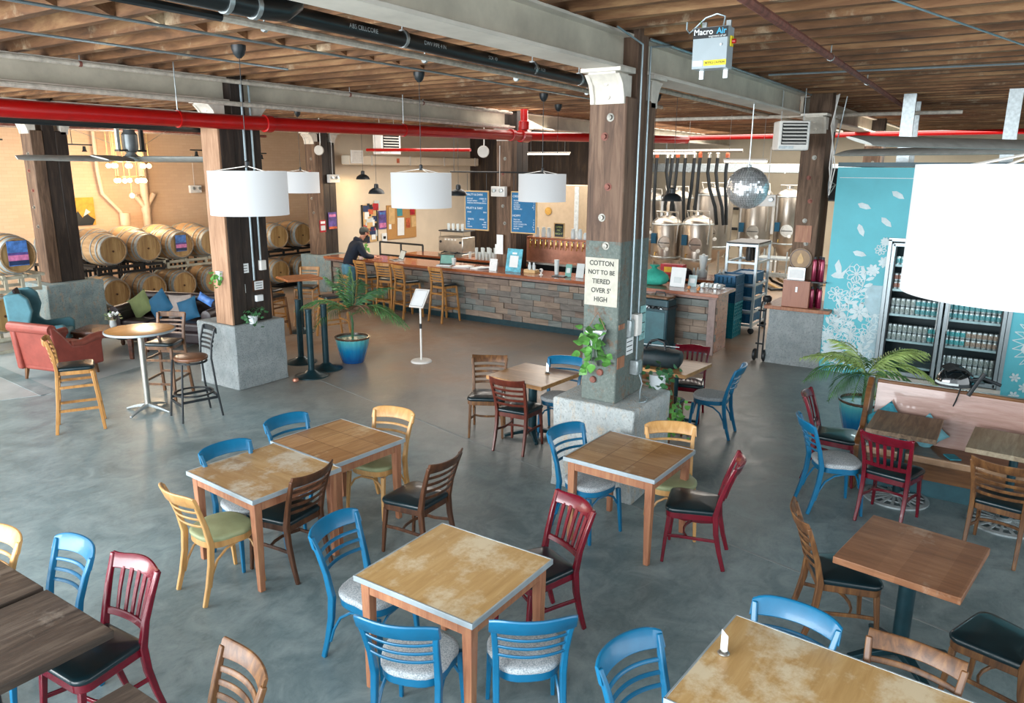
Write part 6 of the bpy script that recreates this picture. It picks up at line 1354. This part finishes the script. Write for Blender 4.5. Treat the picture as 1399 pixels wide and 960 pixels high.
# ================================================================ rolling rack and crates
t = thing('rolling_rack', 'tall aluminium rolling rack behind the right end of the bar', 'rack', (14.75, 4.34, 0))
for a in (-.42, .42):
    for b_ in (-.28, .28): part('upright', MB().box((a, b_, .92), (.045, .045, 1.62)), m_alu, t); part('caster', MB().lathe([(.04, -.015), (.06, -.01), (.06, .01), (.04, .015)], 14, (a, b_, .061), 'X'), m_black, t)
for z in (.16, .42, .68, .94, 1.35, 1.68): part('shelf_rail', MB().box((-.42, 0, z), (.03, .56, .04)).box((.42, 0, z), (.03, .56, .04)).box((0, -.28, z), (.84, .025, .04)).box((0, .28, z), (.84, .025, .04)), m_alu, t)
part('top_tray', MB().box((0, 0, 1.72), (.9, .6, .03)), m_black, t, bevel=.004)
def crate(label, x, y, z, sx, sy, h, mat, group=None):
    t = thing('plastic_crate', label, 'crate', (x, y, z), 0, group); b = MB().box((0, 0, .012), (sx, sy, .02))
    for s in (-1, 1):
        for q in range(5): zz = .03+q*(h-.05)/4; b.box((s*sx/2, 0, zz), (.012, sy, .022)); b.box((0, s*sy/2, zz), (sx, .012, .022))
        for q in range(6): u = -.5+q/5; b.box((s*sx/2, u*sy*.98, h/2), (.012, .02, h)); b.box((u*sx*.98, s*sy/2, h/2), (.02, .012, h))
    b.box((0, 0, h/2), (sx-.03, sy-.03, h-.04)); part('crate_body', b, mat, t, smooth=0); part('rim', MB().box((0, sy/2, h-.01), (sx+.02, .02, .03)).box((0, -sy/2, h-.01), (sx+.02, .02, .03)).box((sx/2, 0, h-.01), (.02, sy+.02, .03)).box((-sx/2, 0, h-.01), (.02, sy+.02, .03)), mat, t); return t
crate('bright teal crate at the bottom of the stack beside the rolling rack', 13.95, 4.42, 0, .5, .40, .36, m_crate2); crate('bright teal crate second in the stack beside the rolling rack', 13.95, 4.42, .362, .5, .40, .30, m_crate2)
for k in range(3): crate('dark blue crate %s in the stack beside the rolling rack' % ('third', 'fourth', 'topmost')[k], 13.95, 4.42, .665+.17*k, .5, .40, .165, m_crate)
for k in range(4): crate('dark blue bin on the %s shelf of the rolling rack' % ('lowest', 'second', 'third', 'fourth')[k], 14.75, 4.34, .185+.26*k, .7, .44, .17, m_crate)
for k in range(5): tag(part('dark_bottle', MB().lathe([(.05, 0), (.055, .2), (.03, .28), (.03, .32), (0, .32)], 10, (14.55+.1*k, 4.26+.05*(k % 2), 1.372)), m_black), 'black bottle on the upper shelf of the rolling rack, %s' % ('frontmost', 'second', 'middle one', 'fourth', 'rearmost')[k], 'bottle', 'black bottles on the rolling rack')
# ================================================================ brewery
def tank(label, x, y, r, h, z0=.75, group='steel brewing tanks', first=None):
    t = thing('brewing_tank', label, 'tank', (x, y, 0), 0, group)
    part('vessel', MB().lathe([(.06, z0-.35), (r*.5, z0-.2), (r, z0+.06), (r, h), (r*.96, h+.05), (r*.75, h+.13), (r*.35, h+.19), (.08, h+.2)], 36), m_steelw, t)
    for z in (z0+.1, h-.04): part('seam_band', MB().lathe([(r+.002, z), (r+.010, z+.01), (r+.010, z+.03), (r+.002, z+.04)], 36, cap=False), m_galv, t)
    for k in range(4): a = R(45+90*k); part('leg', MB().tube([(r*.85*math.cos(a), r*.85*math.sin(a), z0+.1), (r*.9*math.cos(a), r*.9*math.sin(a), 0)], .035, 8), m_steel, t)
    part('manway', MB().lathe([(.15, .04), (.15, -.03), (.175, -.03), (.175, -.05), (.15, -.05), (.145, -.02), (.0, -.02)], 24, (-r+.02, -.1, z0+.5), 'X'), m_steel, t, smooth=25)
    part('manway_handle', MB().tube([(-r-.04, -.25, z0+.5), (-r-.08, -.1, z0+.5), (-r-.04, .05, z0+.5)], .012, 6), m_black, t)
    part('top_pipe', MB().tube([(-r*.5, -r*.9, z0+.5), (-r*.6, -r*1.02, h), (-r*.5, -r*.9, h+.3), (-r*.5, r*.6, h+.3), (-r*.4, r*.5, h+.1)], .018, 8), m_steel, t)
    part('top_port', MB().lathe([(.10, h+.15), (.10, h+.25), (.12, h+.26), (.12, h+.29), (.03, h+.31)], 18), m_steel, t)
    part('sample_valve', MB().tube([(-r, .25*r, z0+.25), (-r-.12, .25*r, z0+.25), (-r-.12, .25*r, z0+.18)], .014, 6), m_brass, t); part('gauge', MB().lathe([(.05, 0), (.05, -.02), (0, -.025)], 14, (-r-.02, -.5*r, z0+.35), 'X'), m_paper, t)
    part('label_plate', MB().box((-r-.01, .5*r, z0+.6), (.02, .14, .26)), m_bluec, t); return t
tank('short steel tank nearest the big column, behind the bar', 18.6, 7.62, .38, 1.72); tank('short steel tank behind the knitted hat', 18.6, 6.80, .38, 1.76)
tank('tall steel tank behind the two short ones', 20.6, 7.10, .50, 2.42, .9); tank('tall steel tank behind the mirror ball', 21.9, 6.35, .45, 2.40, .9); tank('slim tall steel tank right of the mirror ball', 22.6, 5.62, .36, 2.36, .9); tank('tall steel tank half hidden by the dome lamp', 21.0, 8.35, .46, 2.3, .9); tank('tall steel tank just right of the big column', 21.6, 9.4, .46, 2.2, .9)
for k in range(11):
    x = 18.7+.5*random.random(); y = 8.35-.20*k; sag = random.uniform(-.35, .35)
    tag(part('black_hose', MB().tube([(x, y, 3.35), (x, y+.02, 3.0), (x, y+sag*.3, 2.6), (x+.1, y+sag, 2.15), (x+.2, y+sag*1.2, 1.7)], .045, 8), m_black), 'black hose hanging above the short steel tanks, %s from the left' % ('first', 'second', 'third', 'fourth', 'fifth', 'sixth', 'seventh', 'eighth', 'ninth', 'tenth', 'eleventh')[k], 'hose', 'black hoses above the tanks')
    tag(part('pipe_valve', MB().lathe([(.05, 0), (.05, .1), (.02, .14)], 10, (x, y, 3.36)), m_or if k % 3 == 1 else m_steel), 'valve atop the hanging black hose, %s from the left' % ('first', 'second', 'third', 'fourth', 'fifth', 'sixth', 'seventh', 'eighth', 'ninth', 'tenth', 'eleventh')[k], 'valve', 'valves above the hoses')
tag(part('valve_header', MB().tube([(18.9, 9, 3.52), (18.9, 5.9, 3.52)], .04, 8), m_steel), 'steel header pipe from which the black hoses hang', 'pipe')
t = thing('control_panel', 'cream wall control panel seen left of the column by the mural', 'control panel', (27.0, 7.5, 1.45)); part('cabinet', MB().box((-.1, 0, 0), (.2, .75, 1.05)), m_paper, t, bevel=.01)
for k in range(6): part('button', MB().lathe([(.05, 0), (.05, -.03), (0, -.03)], 10, (-.2, -.2+.2*(k % 3), .25-.35*(k//3)), 'X'), (m_rd, m_black, m_leaf)[k % 3], t)
tag(part('wall_pipe_run', MB().tube([(26.8, 12, 1.75), (26.8, 8.2, 1.75), (26.8, 8.2, .9)], .05, 8).tube([(26.8, 12, 1.05), (26.8, 8.2, 1.05)], .05, 8), m_black), 'dark pipe run along the pale brewery wall', 'pipe')
t = thing('tool_cart', 'grey wheeled cart with hoses beyond the rolling rack', 'cart', (20.6, 5.35, 0)); part('tray', MB().box((0, 0, .35), (.6, .8, .05)), m_galv, t); part('tray', MB().box((0, 0, .8), (.6, .8, .05)), m_galv, t)
for a in (-.27, .27):
    for b_ in (-.37, .37): part('post', MB().tube([(a, b_, .1), (a, b_, 1.0)], .018, 6), m_galv, t); part('wheel', MB().lathe([(.06, -.02), (.08, 0), (.06, .02)], 12, (a, b_, .08), 'Y'), m_black, t)
for k in range(6):
    y = 5.9-.25*k*.5; tag(part('floor_hose', MB().tube([(20.2+.3*k, y, .5-.05*k), (20.0+.25*k, y-.3, .2), (19.9+.3*k, y-.7, .05), (20.4+.3*k, y-1.1, .05), (21.0+.2*k, y-1.0, .05)], .035, 7), m_ltwood if k % 2 else m_black), 'hose tangled on the brewery floor, %s' % ('pale'*(k % 2) or 'black')+' one, '+('nearest', 'nearest', 'middle', 'middle', 'farthest', 'farthest')[k], 'hose', 'hoses on the brewery floor')
t = thing('metal_table', 'pale work table against the brewery wall', 'table', (24.5, 6.3, 0)); part('tabletop', MB().box((0, 0, .85), (.7, 1.0, .04)), m_cup, t)
for a in (-.3, .3):
    for b_ in (-.45, .45): part('leg', MB().box((a, b_, .41), (.04, .04, .82)), m_galv, t)
tag(part('white_bucket', MB().lathe([(.14, 0), (.17, .35), (.18, .36), (.15, .36)], 16, (23.6, 6.2, .01)), m_paper), 'white bucket on the brewery floor', 'bucket')
# ================================================================ person
def skin(name, verts, edges, radii, mat, parent, sub=2, root=0):
    me = bpy.data.meshes.new(name); me.from_pydata(verts, edges, []); o = bpy.data.objects.new(name, me); C.objects.link(o); o.parent = parent; me.materials.append(mat)
    s = o.modifiers.new('skin', 'SKIN'); s.use_smooth_shade = True
    ly = me.skin_vertices[0].data if me.skin_vertices else None
    if ly is None:
        bpy.context.view_layer.objects.active = o; 
    for v, r in zip(me.skin_vertices[0].data, radii): v.radius = r if isinstance(r, tuple) else (r, r)
    me.skin_vertices[0].data[root].use_root = True
    b = o.modifiers.new('sub', 'SUBSURF'); b.levels = b.render_levels = sub; return o
m_skin = plain('skin_tone', '#C08A70', .55, var=.06); m_hood = plain('navy_hoodie', '#131D2C', .9, var=.2); m_jean = plain('faded_blue_jeans', '#4E8296', .85, var=.25, scale=6); m_hair = plain('dark_hair', '#2E2622', .9); m_cap = plain('grey_cap', '#3E4240', .9, var=.2)
pt = thing('person', 'person in a navy hoodie, jeans and grey cap leaning on the bar', 'person', (11.88, 12.30, 0), R(-26))   # local +X = the way the person faces
# body: one continuous lofted surface through measured cross-sections (pelvis to neck), legs and arms grown by skinning
V = [(0, 0, .93), (.03, 0, 1.06), (.12, 0, 1.24), (.21, 0, 1.38), (.27, 0, 1.46),      # 0-4 pelvis, waist, chest, upper chest, neck base
     (.33, 0, 1.53), (.37, 0, 1.585), (.40, 0, 1.65), (.395, 0, 1.71),                        # 5-8 neck, jaw, face, skull top
     (0, .10, .88), (-.01, .11, .50), (-.08, .12, .09), (.03, .13, .045),                      # 9-12 left leg
     (0, -.10, .88), (.03, -.11, .50), (-.02, -.12, .09), (.09, -.13, .045),                   # 13-16 right leg
     (.21, .17, 1.38), (.33, .24, 1.16), (.57, .16, 1.115), (.62, .13, 1.11),                    # 17-20 left arm
     (.21, -.17, 1.38), (.31, -.24, 1.15), (.56, -.15, 1.115), (.61, -.12, 1.11)]              # 21-24 right arm
E_ = [(0, 1), (1, 2), (2, 3), (3, 4), (4, 5), (5, 6), (6, 7), (7, 8), (0, 9), (9, 10), (10, 11), (11, 12), (0, 13), (13, 14), (14, 15), (15, 16), (3, 17), (17, 18), (18, 19), (19, 20), (3, 21), (21, 22), (22, 23), (23, 24)]
Rr = [(.11, .10), (.115, .10), (.15, .12), (.15, .11), .075, .052, .066, .085, .07, .08, .055, .04, .04, .08, .055, .04, .04, .07, .052, .038, .03, .07, .052, .038, .03]
skin('body', V, E_, Rr, m_skin, pt)
# clothes follow the body
hv = [(0.0, 0, .90), (.03, 0, 1.06), (.12, 0, 1.24), (.20, 0, 1.38), (.255, 0, 1.455), (.21, .17, 1.385), (.33, .245, 1.165), (.55, .165, 1.12), (.21, -.17, 1.385), (.31, -.245, 1.155), (.54, -.155, 1.12)]
skin('hoodie', hv, [(0, 1), (1, 2), (2, 3), (3, 4), (3, 5), (5, 6), (6, 7), (3, 8), (8, 9), (9, 10)], [(.178, .165), (.165, .14), (.175, .145), (.175, .14), .10, .092, .070, .052, .092, .070, .052], m_hood, pt)
part('hood', MB().lathe([(.07, -.05), (.12, -.02), (.13, .04), (.10, .08), (.085, .07)], 20, flute=.04, nf=3).xf(Matrix.Translation((.235, 0, 1.47)) @ Matrix.Rotation(R(28), 4, 'Y') @ Matrix.Diagonal((.85, 1.05, .9, 1))), m_hood, pt, smooth=80)
jv = [(.01, 0, 1.03), (0, 0, .90), (0, .10, .84), (-.01, .115, .50), (-.08, .125, .10), (0, -.10, .84), (.03, -.115, .50), (-.02, -.125, .10)]
skin('jeans', jv, [(0, 1), (1, 2), (2, 3), (3, 4), (1, 5), (5, 6), (6, 7)], [(.165, .15), (.17, .155), .125, .090, .072, .125, .090, .072], m_jean, pt)
for (x, y) in ((-.02, .125), (.04, -.125)):
    part('shoe', MB().rings([[(x+u*1, y+.052*k*math.cos(g), .045*k2*(1+math.sin(g))) for g in [2*math.pi*q/12 for q in range(12)]] for u, k, k2 in ((-.12, .6, .8), (-.09, .9, 1.1), (0, 1, 1.0), (.1, .95, .75), (.15, .6, .5))]), m_black, pt)
# face, hair, cap
part('nose', MB().sphere((.492, 0, 1.628), .017, 8, (1.1, .8, 1.3)), m_skin, pt)
for s in (-1, 1):
    part('ear', MB().sphere((.40, s*.088, 1.635), .026, 8, (.8, .4, 1.2)), m_skin, pt); part('eye', MB().sphere((.472, s*.03, 1.652), .011, 8), m_ink, pt)
part('mouth', MB().box((.478, 0, 1.592), (.012, .045, .007)), plain('lip_tone', '#8E4E44', .6), pt)
part('beard', MB().sphere((.425, 0, 1.578), .056, 12, (1, .95, .55)), m_hair, pt)
part('hair', MB().sphere((.372, 0, 1.665), .094, 14, (1, .98, .9)), m_hair, pt)
part('cap', MB().lathe([(.103, 1.672), (.105, 1.70), (.09, 1.745), (.05, 1.775), (0, 1.785)], 22, (.388, 0, 0)), m_cap, pt)
part('cap_peak', MB().extr([(.08, -.07), (.14, -.055), (.165, 0), (.14, .055), (.08, .07)], (0, 0, .010), lambda u, v: (.388+u, v, 1.672)), m_cap, pt)
# hands resting on the counter: palm and five fingers each
for s, (hx, hy) in ((1, (.62, .13)), (-1, (.61, -.12))):
    part('palm', MB().rings([[(hx+u, hy+.040*k*math.cos(g), 1.092+.014*k*math.sin(g)) for g in [2*math.pi*q/12 for q in range(12)]] for u, k in ((-.03, .7), (.0, .95), (.05, 1), (.075, .9))]), m_skin, pt)
    for f, (oy, ln) in enumerate(((-.030, .062), (-.010, .072), (.010, .070), (.029, .052))):
        b0 = (hx+.07, hy+oy, 1.094); part('finger', MB().tube([b0, (b0[0]+ln*.45, b0[1]+oy*.1, 1.104), (b0[0]+ln*.8, b0[1]+oy*.15, 1.092), (b0[0]+ln, b0[1]+oy*.15, 1.076)], [.0095, .009, .008, .0065], 8), m_skin, pt)
    part('thumb', MB().tube([(hx+.005, hy-s*.036, 1.094), (hx+.035, hy-s*.062, 1.092), (hx+.06, hy-s*.066, 1.082)], [.012, .0105, .008], 8), m_skin, pt)
